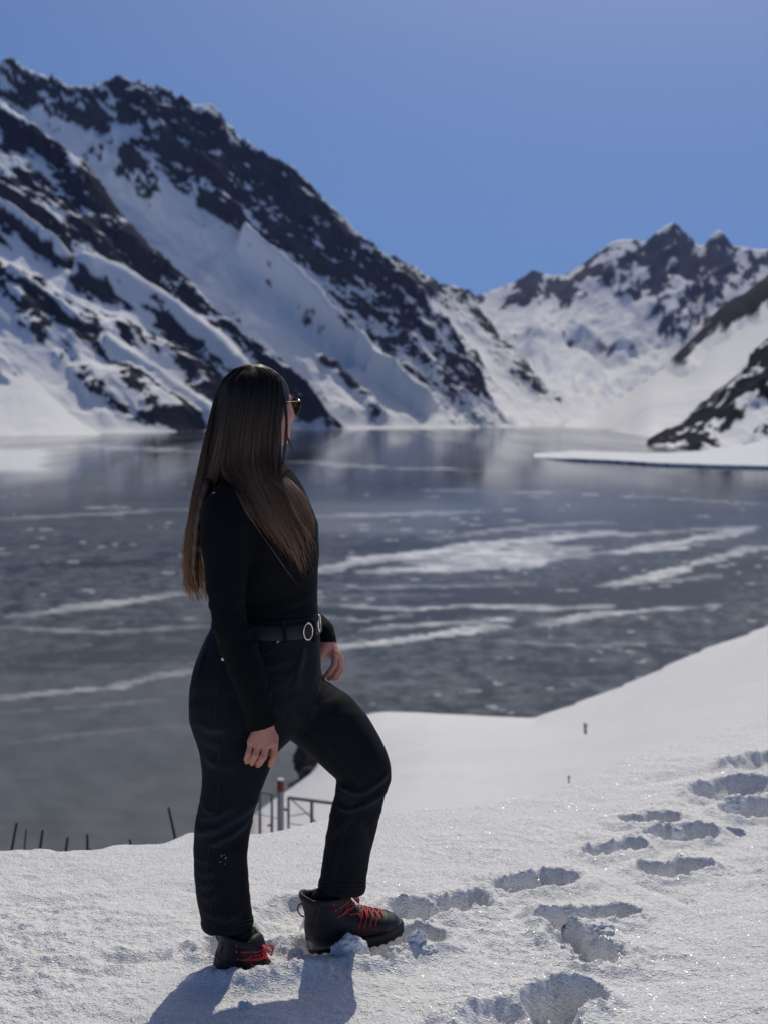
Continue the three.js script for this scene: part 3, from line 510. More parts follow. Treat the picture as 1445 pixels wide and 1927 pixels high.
// dark rocks by the shore
{
  const rk = std([0.055, 0.05, 0.047], 0.95);
  const put = (name, px, py, w, r, sx, sy, sz, seed, label, cat, m = rk, group) => { const g = lump(r, sx, sy, sz, seed, 0.3, 13, 0.35); const o = M(name, g, m); o.position.copy(at(px, py, w)); tag(o, label, cat, group); return o; };
  put('shore_rock', 577, 1428, 58, 0.62, 0.75, 1.25, 0.8, 3, 'dark upright rock at the water edge seen under the bent thigh', 'rock');
  put('shore_rock', 585, 1462, 55, 0.42, 0.9, 0.9, 0.8, 9, 'smaller dark rock just below the upright rock under the bent thigh', 'rock');
  put('shore_rock', 612, 1446, 58, 0.24, 1.2, 0.7, 0.8, 14, 'small dark stone in the snow right of the upright rock', 'rock');
  for (const [px, py, w, r, sx, seed, label] of [[1190, 1293, 82, 0.42, 3.0, 21, 'long dark rock along the shore at the right, bare of snow'], [1160, 1306, 80, 0.25, 2.2, 25, 'low dark stone just left of the long shore rock'], [958, 1361, 70, 0.22, 3.0, 31, 'thin strip of dark rock where the snow hump meets the ice']]) put('shore_rock', px, py, w, r, sx, 0.45, 0.8, seed, label, 'rock');
  for (const [px, py, w, h, label] of [[1101, 1368, 26, 0.13, 'dark stub of a plant on the smooth snow, left of two'], [1281, 1367, 24, 0.09, 'smaller dark stub on the smooth snow, right of two'], [1070, 1464, 11, 0.035, 'tiny dark twig lying near the snow crest']]) {
    const t = thing('twig', at(px, py, w)); tag(t, label, 'twig'); M('stem', bar(V(0.01, -0.2, 0), V(-h * 0.15, h * 0.6, 0), h * 0.24, false, h * 0.14), oldWood, t); M('branch', bar(V(0.0, 0, 0), V(h * 0.3, h * 0.35, 0.02), h * 0.10), oldWood, t); M('branch', bar(V(-0.01, h * 0.1, 0), V(-h * 0.3, h * 0.5, 0.02), h * 0.1), oldWood, t);
  }
}
// broken lumps of snow kicked up round the boots and the footprints
const lumpSnow = std([0.74, 0.745, 0.755], 0.6);
{
  const clod = (px, py, z, r, sx, sy, sz, seed, label, rx = 0, rz = 0, sharp = 0.12) => { const o = M('snow_lump', lump(r, sx, sy, sz, seed, 0.5, 15, sharp * 2.2), lumpSnow); o.position.copy(P(px, py, z)); o.rotation.set(rx, seed, rz); tag(o, label, 'snow lump'); return o; };
  clod(662, 1797, 0.02, 0.054, 0.9, 1.1, 0.6, 0.3, 'large wedge of snow standing upright under the arch of the raised boot', 0.2, 0.3, 0.05);
  clod(648, 1824, 0.06, 0.040, 1.3, 0.7, 0.8, 2.1, 'broad snow lump at the foot of the upright wedge, below the raised boot', 0, 0.2);
  clod(744, 1798, 0.02, 0.024, 1.0, 1.0, 1.0, 1.2, 'round snow ball below the toe of the raised boot');
  clod(708, 1812, 0.06, 0.020, 1.5, 0.8, 1.0, 4.4, 'small crumb of snow between the wedge and the round ball');
  clod(782, 1772, -0.02, 0.032, 0.6, 1.25, 1.0, 5.2, 'upright snow slab beside the toe of the raised boot', 0.1, -0.5, 0.08);
  clod(800, 1790, 0.0, 0.024, 1.2, 0.9, 1.0, 6.1, 'angular snow piece right of the upright slab');
  clod(580, 1812, 0.06, 0.014, 1.1, 0.8, 1.0, 7.7, 'small snow lump behind the heel of the raised boot');
  clod(560, 1795, 0.04, 0.014, 1.1, 0.9, 1.0, 8.3, 'little snow crumb between the two boots');
  clod(462, 1902, 0.34, 0.021, 0.95, 1.05, 1.0, 11.8, 'single snow ball lying in the shadow in front of the boots', 0, 0.4);
  clod(700, 1760, -0.12, 0.030, 1.3, 0.8, 1.0, 12.6, 'snow lump behind the instep of the raised boot');
  clod(962, 1686, -0.52, 0.015, 0.7, 1.4, 0.8, 13.3, 'pointed snow chip in the nearest trail footprint');
  clod(988, 1688, -0.52, 0.016, 1.2, 0.9, 0.9, 14.2, 'snow chip right of the pointed one in the nearest trail footprint');
  clod(1125, 1752, -0.22, 0.036, 1.2, 0.75, 1.0, 15.5, 'big crumbled snow clod heaped between two overlapping footprints');
  clod(1062, 1800, -0.06, 0.026, 0.8, 1.1, 0.9, 16.9, 'snow clod on the left rim of the deep double footprint');
  clod(1010, 1848, 0.10, 0.020, 0.9, 1.1, 1.0, 17.1, 'snow clod on the rim of the footprint nearest the bottom edge');
  clod(1276, 1566, -0.98, 0.020, 1.0, 0.9, 1.0, 18.4, 'snow clod inside the farther pair of footprints');
  clod(1382, 1512, -1.28, 0.030, 1.2, 1.0, 1.0, 19.2, 'snow clod in the trampled hollow at the right edge');
}

// ------------------------------------------------------------------ the person: fields, then meshes

const smin = (a, b, k) => { const h = Math.max(k - Math.abs(a - b), 0) / k; return Math.min(a, b) - h * h * k * 0.25; };
const smax = (a, b, k) => -smin(-a, -b, k);
// surface nets over a box, skipping blocks that are far from the surface
function meshField(f, lo, hi, cell) {
  const nx = Math.ceil((hi.x - lo.x) / cell) + 1, ny = Math.ceil((hi.y - lo.y) / cell) + 1, nz = Math.ceil((hi.z - lo.z) / cell) + 1, B = 6;
  const v = new Float32Array(nx * ny * nz), id = (i, j, k) => (k * ny + j) * nx + i;
  for (let k0 = 0; k0 < nz; k0 += B) for (let j0 = 0; j0 < ny; j0 += B) for (let i0 = 0; i0 < nx; i0 += B) {
    const c = f(lo.x + (i0 + B / 2) * cell, lo.y + (j0 + B / 2) * cell, lo.z + (k0 + B / 2) * cell), skip = Math.abs(c) > cell * B * 1.35 + 0.012;
    for (let k = k0; k < Math.min(nz, k0 + B); k++) for (let j = j0; j < Math.min(ny, j0 + B); j++) for (let i = i0; i < Math.min(nx, i0 + B); i++) v[id(i, j, k)] = skip ? c : f(lo.x + i * cell, lo.y + j * cell, lo.z + k * cell);
  }
  const map = new Int32Array(nx * ny * nz).fill(-1), pos = [], ix = [];
  for (let k = 0; k < nz - 1; k++) for (let j = 0; j < ny - 1; j++) for (let i = 0; i < nx - 1; i++) {
    const a = id(i, j, k); let m = 0;
    const c = [v[a], v[a + 1], v[a + nx], v[a + nx + 1], v[a + nx * ny], v[a + nx * ny + 1], v[a + nx * ny + nx], v[a + nx * ny + nx + 1]];
    for (let q = 0; q < 8; q++) if (c[q] < 0) m |= 1 << q;
    if (m === 0 || m === 255) continue;
    let sx = 0, sy = 0, sz = 0, n = 0;
    for (let q = 0; q < 8; q++) for (const b of [1, 2, 4]) if (!(q & b)) { const r = q | b; if ((c[q] < 0) !== (c[r] < 0)) { const t = c[q] / (c[q] - c[r]); sx += (q & 1) + (b === 1 ? t : 0); sy += ((q >> 1) & 1) + (b === 2 ? t : 0); sz += ((q >> 2) & 1) + (b === 4 ? t : 0); n++; } }
    map[a] = pos.length / 3;
    pos.push(lo.x + (i + sx / n) * cell, lo.y + (j + sy / n) * cell, lo.z + (k + sz / n) * cell);
  }
  const quad = (a, b, c, d, flip) => { if (a < 0 || b < 0 || c < 0 || d < 0) return; if (flip) ix.push(a, c, b, a, d, c); else ix.push(a, b, c, a, c, d); };
  for (let k = 1; k < nz - 1; k++) for (let j = 1; j < ny - 1; j++) for (let i = 1; i < nx - 1; i++) {
    const a = id(i, j, k), s = v[a] < 0;
    if (s !== v[a + 1] < 0) quad(map[a], map[a - nx], map[a - nx - nx * ny], map[a - nx * ny], s);
    if (s !== v[a + nx] < 0) quad(map[a], map[a - nx * ny], map[a - 1 - nx * ny], map[a - 1], s);
    if (s !== v[a + nx * ny] < 0) quad(map[a], map[a - 1], map[a - 1 - nx], map[a - nx], s);
  }
  const g = new THREE.BufferGeometry();
  g.setAttribute('position', new THREE.BufferAttribute(new Float32Array(pos), 3));
  g.setIndex(ix); g.computeVertexNormals();
  // faces must look outwards
  const p = g.attributes.position.array, n = g.attributes.normal.array; let out = 0;
  for (let q = 0; q < p.length; q += 3 * 97) { const e = cell; out += Math.sign(f(p[q] + n[q] * e, p[q + 1] + n[q + 1] * e, p[q + 2] + n[q + 2] * e) - f(p[q] - n[q] * e, p[q + 1] - n[q + 1] * e, p[q + 2] - n[q + 2] * e)); }
  if (out < 0) { const I = g.index.array; for (let q = 0; q < I.length; q += 3) { const t = I[q]; I[q] = I[q + 1]; I[q + 1] = t; } g.computeVertexNormals(); }
  return g;
}
function paint(g, f) { const p = g.attributes.position.array, n = g.attributes.normal.array, c = new Float32Array(p.length), o = [0, 0, 0]; for (let i = 0; i < p.length; i += 3) { f(p[i], p[i + 1], p[i + 2], o, n[i], n[i + 1], n[i + 2]); c[i] = o[0]; c[i + 1] = o[1]; c[i + 2] = o[2]; } g.setAttribute('color', new THREE.BufferAttribute(c, 3)); return g; }
// a limb: stations {p, a, b}; a = half width along u, b = half width along the other axis
function limb(st, u0 = V(1, 0, 0), k = 0.012, ends = [1, 1]) {
  const pts = [];
  for (let i = 0; i < st.length - 1; i++) for (let s = 0; s < (st.length > 2 ? 2 : 1); s++) {
    const t = s / 2, i0 = Math.max(0, i - 1), i3 = Math.min(st.length - 1, i + 2), cr = (p0, p1, p2, p3) => 0.5 * (2 * p1 + (p2 - p0) * t + (2 * p0 - 5 * p1 + 4 * p2 - p3) * t * t + (3 * p1 - p0 - 3 * p2 + p3) * t * t * t);
    const A = st[i0], Bq = st[i], C = st[i + 1], D = st[i3];
    pts.push({ p: V(cr(A.p.x, Bq.p.x, C.p.x, D.p.x), cr(A.p.y, Bq.p.y, C.p.y, D.p.y), cr(A.p.z, Bq.p.z, C.p.z, D.p.z)), a: cr(A.a, Bq.a, C.a, D.a), b: cr(A.b, Bq.b, C.b, D.b) });
  }
  pts.push(st[st.length - 1]);
  const segs = pts.slice(0, -1).map((q, i) => {
    const e = pts[i + 1], d = e.p.clone().sub(q.p), L = d.length(); d.divideScalar(L);
    const u = u0.clone().addScaledVector(d, -u0.dot(d)).normalize(), w = d.clone().cross(u);
    return [q.p.x, q.p.y, q.p.z, d.x, d.y, d.z, L, u.x, u.y, u.z, w.x, w.y, w.z, q.a, q.b, e.a, e.b];
  });
  const lo = V(1e9, 1e9, 1e9), hi = V(-1e9, -1e9, -1e9);
  for (const q of pts) { const r = Math.max(q.a, q.b); lo.min(q.p.clone().subScalar(r)); hi.max(q.p.clone().addScalar(r)); }
  const f = (x, y, z) => {
    const bx = Math.max(lo.x - x, x - hi.x, lo.y - y, y - hi.y, lo.z - z, z - hi.z);
    if (bx > 0.09) return bx;
    let d = 1e9;
    for (let i = 0; i < segs.length; i++) {
      const s = segs[i], px = x - s[0], py = y - s[1], pz = z - s[2], h = px * s[3] + py * s[4] + pz * s[5], t = h < 0 ? 0 : h > s[6] ? 1 : h / s[6];
      const a = s[13] + (s[15] - s[13]) * t, b = s[14] + (s[16] - s[14]) * t, ax = h - t * s[6], U = (px * s[7] + py * s[8] + pz * s[9]) / a, W = (px * s[10] + py * s[11] + pz * s[12]) / b;
      const c = Math.min(a, b), X = ax / c, k0 = Math.sqrt(U * U + W * W + X * X), k1 = Math.sqrt(U * U / (a * a) + W * W / (b * b) + X * X / (c * c));
      const e = k1 < 1e-6 ? -c : k0 * (k0 - 1) / k1;
      d = i ? smin(d, e, k) : e;
    }
    return d;
  };
  f.lo = lo; f.hi = hi;
  return f;
}
// a station from the two edges of a limb in the photograph, at depth z, with half thickness b
const st = (x1, y1, x2, y2, z, b) => ({ p: P((x1 + x2) / 2, (y1 + y2) / 2, z), a: Math.hypot(x2 - x1, y2 - y1) / 2 * (CZ - z) / FOC, b });
const cone = (a, b, r1, r2) => limb([{ p: a, a: r1, b: r1 }, { p: b, a: r2, b: r2 }], Math.abs(b.x - a.x) > Math.abs(b.y - a.y) ? V(0, 1, 0) : V(1, 0, 0));
function ell(c, rx, ry, rz, fx, ux, rxv) { return (x, y, z) => { const X = x - c.x, Y = y - c.y, Z = z - c.z, a = (X * fx.x + Y * fx.y + Z * fx.z) / rx, b = (X * ux.x + Y * ux.y + Z * ux.z) / ry, d = (X * rxv.x + Y * rxv.y + Z * rxv.z) / rz, k0 = Math.hypot(a, b, d), k1 = Math.hypot(a / rx, b / ry, d / rz); return k1 < 1e-6 ? -Math.min(rx, ry, rz) : k0 * (k0 - 1) / k1; }; }
const plane = (p, n) => (x, y, z) => (x - p.x) * n.x + (y - p.y) * n.y + (z - p.z) * n.z;
// soft folds in cloth along lines of the photograph
const folds = (list) => { const L = list.map(([pts, z, r, a]) => [pts.map(([px, py, dz]) => P(px, py, z + (dz ?? 0))), r, a]); return (x, y, z) => { let s = 0; for (const [q, r, a] of L) { let m = 1e9; for (let i = 0; i < q.length - 1; i++) { const A = q[i], Bq = q[i + 1], dx = Bq.x - A.x, dy = Bq.y - A.y, px = x - A.x, py = y - A.y, t = clamp((px * dx + py * dy) / (dx * dx + dy * dy)); const d = Math.hypot(px - t * dx, py - t * dy, (z - A.z - t * (Bq.z - A.z)) * 0.35); if (d < m) m = d; } if (m < r * 2.5) s += a * Math.exp(-m * m / (r * r)); } return s; }; };

const person = thing('person', V(0, 0, 0));
tag(person, 'woman in black clothes with long brown hair and red-laced boots looking out over the lake', 'person');

// --- torso and sleeves
const torso = limb([st(440, 918, 548, 905, 0.0, 0.085), st(412, 945, 570, 938, 0.0, 0.15), st(402, 1000, 596, 1000, 0.005, 0.158), st(404, 1050, 596, 1050, 0.005, 0.145), st(414, 1100, 594, 1100, 0.0, 0.125), st(416, 1150, 594, 1150, 0.0, 0.125), st(408, 1195, 598, 1195, 0.0, 0.145), st(390, 1250, 600, 1250, 0, 0.16)], V(1, 0, 0), 0.02);
const armR = limb([st(404, 937, 452, 935, 0.135, 0.05), st(384, 962, 470, 960, 0.150, 0.056), st(379, 1005, 473, 1005, 0.165, 0.058), st(386, 1060, 466, 1060, 0.185, 0.052), st(392, 1105, 461, 1105, 0.20, 0.048), st(402, 1165, 460, 1158, 0.212, 0.043), st(413, 1212, 473, 1192, 0.218, 0.042), st(430, 1258, 490, 1236, 0.222, 0.043), st(447, 1298, 500, 1278, 0.224, 0.040), st(459, 1334, 512, 1318, 0.222, 0.036), st(466, 1369, 523, 1354, 0.220, 0.032), st(470, 1390, 526, 1376, 0.218, 0.030)], V(1, 0, 0), 0.014);
const armL = limb([st(470, 940, 545, 935, -0.13, 0.055), st(475, 1000, 555, 1000, -0.19, 0.055), st(490, 1070, 555, 1070, -0.245, 0.05), st(515, 1140, 568, 1124, -0.265, 0.044), st(560, 1182, 601, 1158, -0.235, 0.040), st(592, 1200, 626, 1180, -0.20, 0.036), st(605, 1222, 631, 1214, -0.180, 0.031), st(606, 1240, 632, 1230, -0.172, 0.03)], V(1, 0, 0), 0.014);
const sweaterFolds = folds([
  [[[395, 1110], [430, 1130], [462, 1128]], 0.21, 0.011, 0.004], [[[398, 1140], [440, 1160], [466, 1152]], 0.21, 0.010, 0.004], [[[404, 1180], [440, 1195], [474, 1184]], 0.22, 0.011, 0.005], [[[420, 1225], [455, 1222], [484, 1210]], 0.22, 0.010, 0.005], [[[440, 1268], [470, 1262], [494, 1246]], 0.22, 0.010, 0.004],
  [[[450, 1295], [480, 1290], [502, 1276]], 0.22, 0.009, 0.004], [[[457, 1320], [486, 1315], [510, 1300]], 0.22, 0.009, 0.004], [[[463, 1346], [492, 1340], [516, 1330]], 0.22, 0.008, 0.004], [[[470, 1362], [498, 1362], [520, 1352]], 0.22, 0.007, 0.003],
  [[[400, 960], [430, 985], [470, 990]], 0.17, 0.02, 0.004], [[[500, 1120], [540, 1105], [592, 1080]], 0.10, 0.014, 0.004], [[[490, 1150], [540, 1138], [594, 1120]], 0.1, 0.012, 0.004], [[[480, 1100], [530, 1075], [590, 1040]], 0.12, 0.016, 0.003], [[[480, 1160], [530, 1158], [590, 1150]], 0.1, 0.008, 0.003],
  [[[602, 1176], [616, 1184]], -0.18, 0.008, 0.004], [[[604, 1196], [624, 1200]], -0.18, 0.008, 0.004],
]);
const shirtSolid = (x, y, z) => { let d = smin(torso(x, y, z), armR(x, y, z), 0.018); d = smin(d, armL(x, y, z), 0.018); return d; };
const headC = P(491, 757, 0.0), PHI = 0.72, hf = V(Math.cos(PHI), 0.03, -Math.sin(PHI)).normalize(), hu = V(-0.02, 1, 0.02).addScaledVector(hf, 0).normalize(), hr = hf.clone().cross(hu).normalize();
hu.copy(hr.clone().cross(hf));
const H = (f, u, r) => headC.clone().addScaledVector(hf, f).addScaledVector(hu, u).addScaledVector(hr, r);
const collar = limb([{ p: H(-0.025, -0.20, 0), a: 0.062, b: 0.062 }, { p: H(-0.022, -0.155, 0), a: 0.055, b: 0.056 }], V(1, 0, 0));
const shirtCut = [plane(P(495, 1368, 0.22), V(0.28, -0.93, -0.05).normalize()), plane(P(618, 1222, -0.177), V(0.35, -0.93, 0.05).normalize())];
const near = (p, r) => (x, y, z) => Math.hypot(x - p.x, y - p.y, z - p.z) - r;
const cuffBall = [near(P(500, 1392, 0.22), 0.075), near(P(620, 1240, -0.175), 0.055)];
const tuck = P(500, 1212, 0).y;
const sweaterField = (x, y, z) => {
  let d = smin(smin(smin(Math.max(torso(x, y, z), tuck - y), armR(x, y, z), 0.018), armL(x, y, z), 0.018), collar(x, y, z), 0.03);
  d -= 1.4 * sweaterFolds(x, y, z) + 0.0026 * fbm(x * 14, y * 14, z * 14, 3) + 0.003 * (ridged(x * 6 - y * 7, y * 11 + x * 5, z * 6, 2) - 0.55);
  for (let i = 0; i < 2; i++) { const b = cuffBall[i](x, y, z); if (b < 0.06) d = Math.max(d, Math.min(shirtCut[i](x, y, z), 0.08 - 0) - Math.max(0, b) * 1.5); if (b < 0.03) d = Math.max(d, -Math.max(d + 0.010, -shirtCut[i](x, y, z) - 0.025)); }
  return d;
};
// --- jeans
const pelvis = limb([st(415, 1140, 595, 1140, 0, 0.132), st(414, 1165, 596, 1165, 0, 0.138), st(408, 1200, 598, 1200, 0, 0.147), st(384, 1240, 600, 1240, 0.0, 0.166), st(368, 1280, 598, 1278, 0.005, 0.172), st(360, 1318, 575, 1316, 0.01, 0.172), st(362, 1345, 548, 1345, 0.02, 0.15)], V(1, 0, 0), 0.02);
const legR = limb([st(368, 1295, 558, 1285, 0.075, 0.105), st(360, 1335, 539, 1330, 0.088, 0.103), st(371, 1375, 526, 1372, 0.09, 0.097), st(379, 1420, 514, 1418, 0.09, 0.092), st(383, 1465, 496, 1463, 0.09, 0.085), st(379, 1510, 482, 1508, 0.09, 0.079), st(370, 1555, 470, 1553, 0.088, 0.075), st(366, 1605, 464, 1603, 0.086, 0.074), st(369, 1655, 466, 1653, 0.082, 0.073), st(376, 1700, 470, 1698, 0.078, 0.072), st(384, 1738, 475, 1734, 0.075, 0.073), st(389, 1775, 480, 1770, 0.072, 0.074)], V(1, 0, 0), 0.014);
const legL = limb([st(580, 1254, 500, 1340, -0.095, 0.093), st(610, 1282, 529, 1376, -0.09, 0.098), st(659, 1312, 578, 1413, -0.078, 0.095), st(698, 1364, 614, 1445, -0.068, 0.085), st(720, 1404, 637, 1465, -0.06, 0.078), st(731, 1446, 642, 1474, -0.056, 0.072), st(724, 1478, 637, 1486, -0.056, 0.068), st(715, 1525, 624, 1525, -0.056, 0.067), st(701, 1583, 614, 1580, -0.056, 0.066), st(690, 1640, 606, 1638, -0.056, 0.065), st(684, 1674, 602, 1668, -0.056, 0.065), st(677, 1705, 597, 1700, -0.056, 0.065)], V(1, 0, 0), 0.014);
const jeansFolds = folds([
  // behind the near knee
  [[[372, 1572], [410, 1562], [450, 1540], [480, 1522]], 0.16, 0.010, 0.007], [[[368, 1545], [405, 1540], [440, 1522]], 0.16, 0.008, 0.005], [[[404, 1588], [440, 1573], [478, 1546]], 0.16, 0.008, 0.010], [[[372, 1516], [392, 1528], [412, 1534]], 0.16, 0.006, 0.006], [[[440, 1592], [466, 1580]], 0.15, 0.010, -0.008], [[[380, 1430], [420, 1446], [440, 1444]], 0.18, 0.010, 0.003], [[[360, 1366], [390, 1376], [420, 1374]], 0.19, 0.010, 0.006], [[[372, 1400], [410, 1408]], 0.19, 0.01, 0.004], [[[376, 1436], [400, 1440]], 0.18, 0.009, 0.004],
  [[[366, 1620], [380, 1625], [392, 1622]], 0.16, 0.008, 0.004], [[[368, 1645], [384, 1650], [398, 1646]], 0.16, 0.008, 0.004], [[[370, 1668], [386, 1673], [400, 1668]], 0.16, 0.008, 0.004], [[[374, 1692], [392, 1698], [404, 1692]], 0.16, 0.008, 0.004], [[[384, 1722], [430, 1732], [478, 1716]], 0.15, 0.010, 0.004],
  // the bent knee
  [[[640, 1484], [664, 1494], [690, 1492], [732, 1462]], 0.01, 0.007, 0.010], [[[672, 1514], [700, 1494], [728, 1480]], 0.01, 0.010, -0.006], [[[640, 1500], [676, 1512], [704, 1500]], 0.01, 0.012, 0.004], [[[626, 1520], [656, 1526], [690, 1516], [724, 1500]], 0.01, 0.006, 0.008], [[[610, 1600], [640, 1560], [664, 1540]], 0.01, 0.010, 0.003], [[[704, 1620], [690, 1580], [680, 1550]], 0.01, 0.011, 0.003],
  // hip creases
  [[[540, 1302], [580, 1290], [612, 1268]], 0.03, 0.009, -0.006], [[[545, 1316], [590, 1306], [630, 1290]], 0.02, 0.010, 0.005], [[[548, 1334], [600, 1330], [650, 1318]], 0.01, 0.011, 0.003], [[[560, 1288], [566, 1262], [574, 1225]], 0.12, 0.008, 0.006], [[[536, 1300], [528, 1340], [520, 1400]], 0.12, 0.008, -0.006], [[[470, 1290], [510, 1296], [540, 1290]], 0.16, 0.010, 0.003], [[[460, 1250], [500, 1256], [545, 1248]], 0.16, 0.010, 0.003], [[[520, 1270], [545, 1276], [552, 1268]], 0.15, 0.008, 0.003],
  [[[606, 1250], [604, 1262], [612, 1272]], -0.06, 0.006, 0.006], [[[600, 1256], [606, 1270]], -0.04, 0.005, 0.005],
]);
const hemR = plane(P(431, 1744, 0.078), V(0.07, -0.99, 0.02).normalize()), hemL = plane(P(644, 1675, -0.056), V(-0.12, -0.98, 0.02).normalize());
const jeansSolid = (x, y, z) => { let d = smin(pelvis(x, y, z), legR(x, y, z), 0.03); return smin(d, legL(x, y, z), 0.028); };
const waistTop = plane(P(500, 1166, 0).add(V(0, 0.019, 0)), V(-0.02, 1, 0).normalize()), kneeY = P(500, 1600, 0).y;
const kneeLine = P(500, 1525, 0).y, crotchLine = P(500, 1310, 0).y, ankleLine = P(500, 1690, 0).y;
const jeansField = (x, y, z) => {
  let d = jeansSolid(x, y, z);
  const wz = sst(0.17, 0.02, Math.abs(y - kneeLine)) + 0.8 * sst(0.16, 0.03, Math.abs(y - crotchLine)) + 0.7 * sst(0.12, 0.02, Math.abs(y - ankleLine));
  d -= 1.25 * jeansFolds(x, y, z) + 0.0034 * fbm(x * 9, y * 8, z * 9, 3) + 0.0042 * wz * (ridged(x * 7 + y * 5, y * 19 - x * 6, z * 6, 2) - 0.55);
  d = Math.max(d, waistTop(x, y, z));
  if (y < kneeY) { const h = z > 0.0 && x < P(540, 1700, 0).x ? hemR(x, y, z) : hemL(x, y, z); const inner = Math.max(d + 0.0075, -h - 0.05); d = Math.max(d, h, -inner); d -= 0.0022 * sst(0.004, 0, Math.abs(h + 0.011) - 0.009); }
  return d;
};
// --- hands
const chain = (pts, r) => pts.slice(0, -1).map((p, i) => cone(p, pts[i + 1], r[i], r[i + 1]));
function hand(wrist, wr, knuckles, fingers, thumb, kr = 0.0125) {
  const palm = knuckles.map((k) => cone(wrist, k, wr, kr)), F = fingers.map((f) => chain(f.p, f.r)), T = chain(thumb.p, thumb.r);
  return (x, y, z) => {
    let d = 1e9; for (const c of palm) d = smin(d, c(x, y, z), 0.012);
    let t = 1e9; for (const c of T) t = Math.min(t, c(x, y, z)); d = smin(d, t, 0.010);
    for (const f of F) { let e = 1e9; for (const c of f) e = smin(e, c(x, y, z), 0.0035); d = smin(d, e, 0.0035); }
    return d;
  };
}
const fr = (a) => [a, a * 0.93, a * 0.86, a * 0.72];
const nearTips = [], farTips = [];
const fing = (pts, r, tips) => { const p = pts.map(([x, y, z]) => P(x, y, z)); if (tips) tips.push([p[2], p[3], r * 0.72]); return { p, r: fr(r) }; };
const handR = hand(P(496, 1366, 0.216), 0.0225, [P(474, 1396, 0.222), P(487, 1401, 0.229), P(502, 1402, 0.230), P(515, 1398, 0.224)], [
  fing([[474, 1396, 0.222], [469, 1417, 0.226], [465, 1428, 0.214], [465.5, 1434, 0.200]], 0.0088, nearTips), fing([[487, 1401, 0.229], [482, 1421, 0.234], [476, 1432, 0.218], [475, 1437, 0.203]], 0.0094, nearTips),
  fing([[502, 1402, 0.230], [497, 1424, 0.236], [489, 1436, 0.219], [486, 1440, 0.203]], 0.0098, nearTips), fing([[516, 1398, 0.224], [518, 1420, 0.226], [512, 1433, 0.214], [509, 1440, 0.204]], 0.0094, nearTips)], { p: [P(506, 1372, 0.205), P(517, 1388, 0.190), P(517, 1408, 0.182), P(512, 1420, 0.180)], r: [0.015, 0.012, 0.0105, 0.008] });
const handL = hand(P(616, 1214, -0.172), 0.0200, [P(630, 1230, -0.150), P(636, 1234, -0.164), P(639, 1240, -0.178), P(640, 1247, -0.190)], [
  fing([[630, 1230, -0.150], [629, 1252, -0.136], [619, 1267, -0.130], [608, 1276, -0.128]], 0.0096, farTips), fing([[636, 1234, -0.164], [637.5, 1258, -0.152], [629, 1272, -0.148], [620, 1277, -0.148]], 0.0098),
  fing([[639, 1240, -0.178], [641, 1262, -0.170], [634, 1274, -0.168], [627, 1277, -0.168]], 0.0092), fing([[640, 1247, -0.190], [641.5, 1263, -0.186], [637, 1273, -0.184], [632, 1275, -0.184]], 0.0084)], { p: [P(613, 1216, -0.150), P(606, 1228, -0.132), P(601, 1240, -0.122), P(598, 1250, -0.118)], r: [0.0155, 0.0135, 0.0105, 0.009] });
// --- head
const headParts = [ell(H(-0.012, 0.012, 0), 0.096, 0.086, 0.074, hf, hu, hr)];
const face = ell(H(0.022, -0.052, 0), 0.066, 0.072, 0.060, hf, hu, hr), jaw = ell(H(0.044, -0.092, 0), 0.038, 0.030, 0.042, hf, hu, hr), chin = ell(H(0.074, -0.107, 0), 0.016, 0.014, 0.017, hf, hu, hr);
const brow = ell(H(0.066, 0.008, 0), 0.022, 0.014, 0.050, hf, hu, hr), cheeks = [1, -1].map((s) => ell(H(0.056, -0.036, s * 0.040), 0.026, 0.022, 0.022, hf, hu, hr));
const nose = limb([{ p: H(0.084, -0.006, 0), a: 0.007, b: 0.007 }, { p: H(0.102, -0.040, 0), a: 0.010, b: 0.009 }, { p: H(0.096, -0.047, 0), a: 0.012, b: 0.008 }], hr), lips = [ell(H(0.087, -0.072, 0), 0.009, 0.0045, 0.021, hf, hu, hr), ell(H(0.085, -0.081, 0), 0.009, 0.005, 0.018, hf, hu, hr)];
const sockets = [1, -1].map((s) => ell(H(0.090, -0.008, s * 0.031), 0.016, 0.012, 0.018, hf, hu, hr)), eyeballs = [1, -1].map((s) => ell(H(0.070, -0.009, s * 0.031), 0.0125, 0.012, 0.0125, hf, hu, hr)), ears = [1, -1].map((s) => ell(H(-0.010, -0.018, s * 0.073), 0.016, 0.030, 0.007, hf, hu, hr));
const neck = limb([{ p: H(-0.012, -0.05, 0), a: 0.050, b: 0.05 }, { p: H(-0.022, -0.13, 0), a: 0.048, b: 0.05 }, { p: H(-0.028, -0.21, 0), a: 0.056, b: 0.06 }]);
const headField = (x, y, z) => {
  let d = headParts[0](x, y, z); d = smin(d, face(x, y, z), 0.03); d = smin(d, jaw(x, y, z), 0.03); d = smin(d, chin(x, y, z), 0.02); d = smin(d, brow(x, y, z), 0.015);
  for (const c of cheeks) d = smin(d, c(x, y, z), 0.02);
  for (const c of sockets) d = smax(d, -c(x, y, z), 0.010);
  for (const c of eyeballs) d = smin(d, c(x, y, z), 0.003);
  d = smin(d, nose(x, y, z), 0.012); for (const c of lips) d = smin(d, c(x, y, z), 0.004); for (const c of ears) d = smin(d, c(x, y, z), 0.006);
  return smin(d, neck(x, y, z), 0.02);
};
const skin = new THREE.MeshPhysicalMaterial({ vertexColors: true, roughness: 0.55, sheen: 0.15, sheenColor: rgb(0.9, 0.6, 0.5), sheenRoughness: 0.6 });
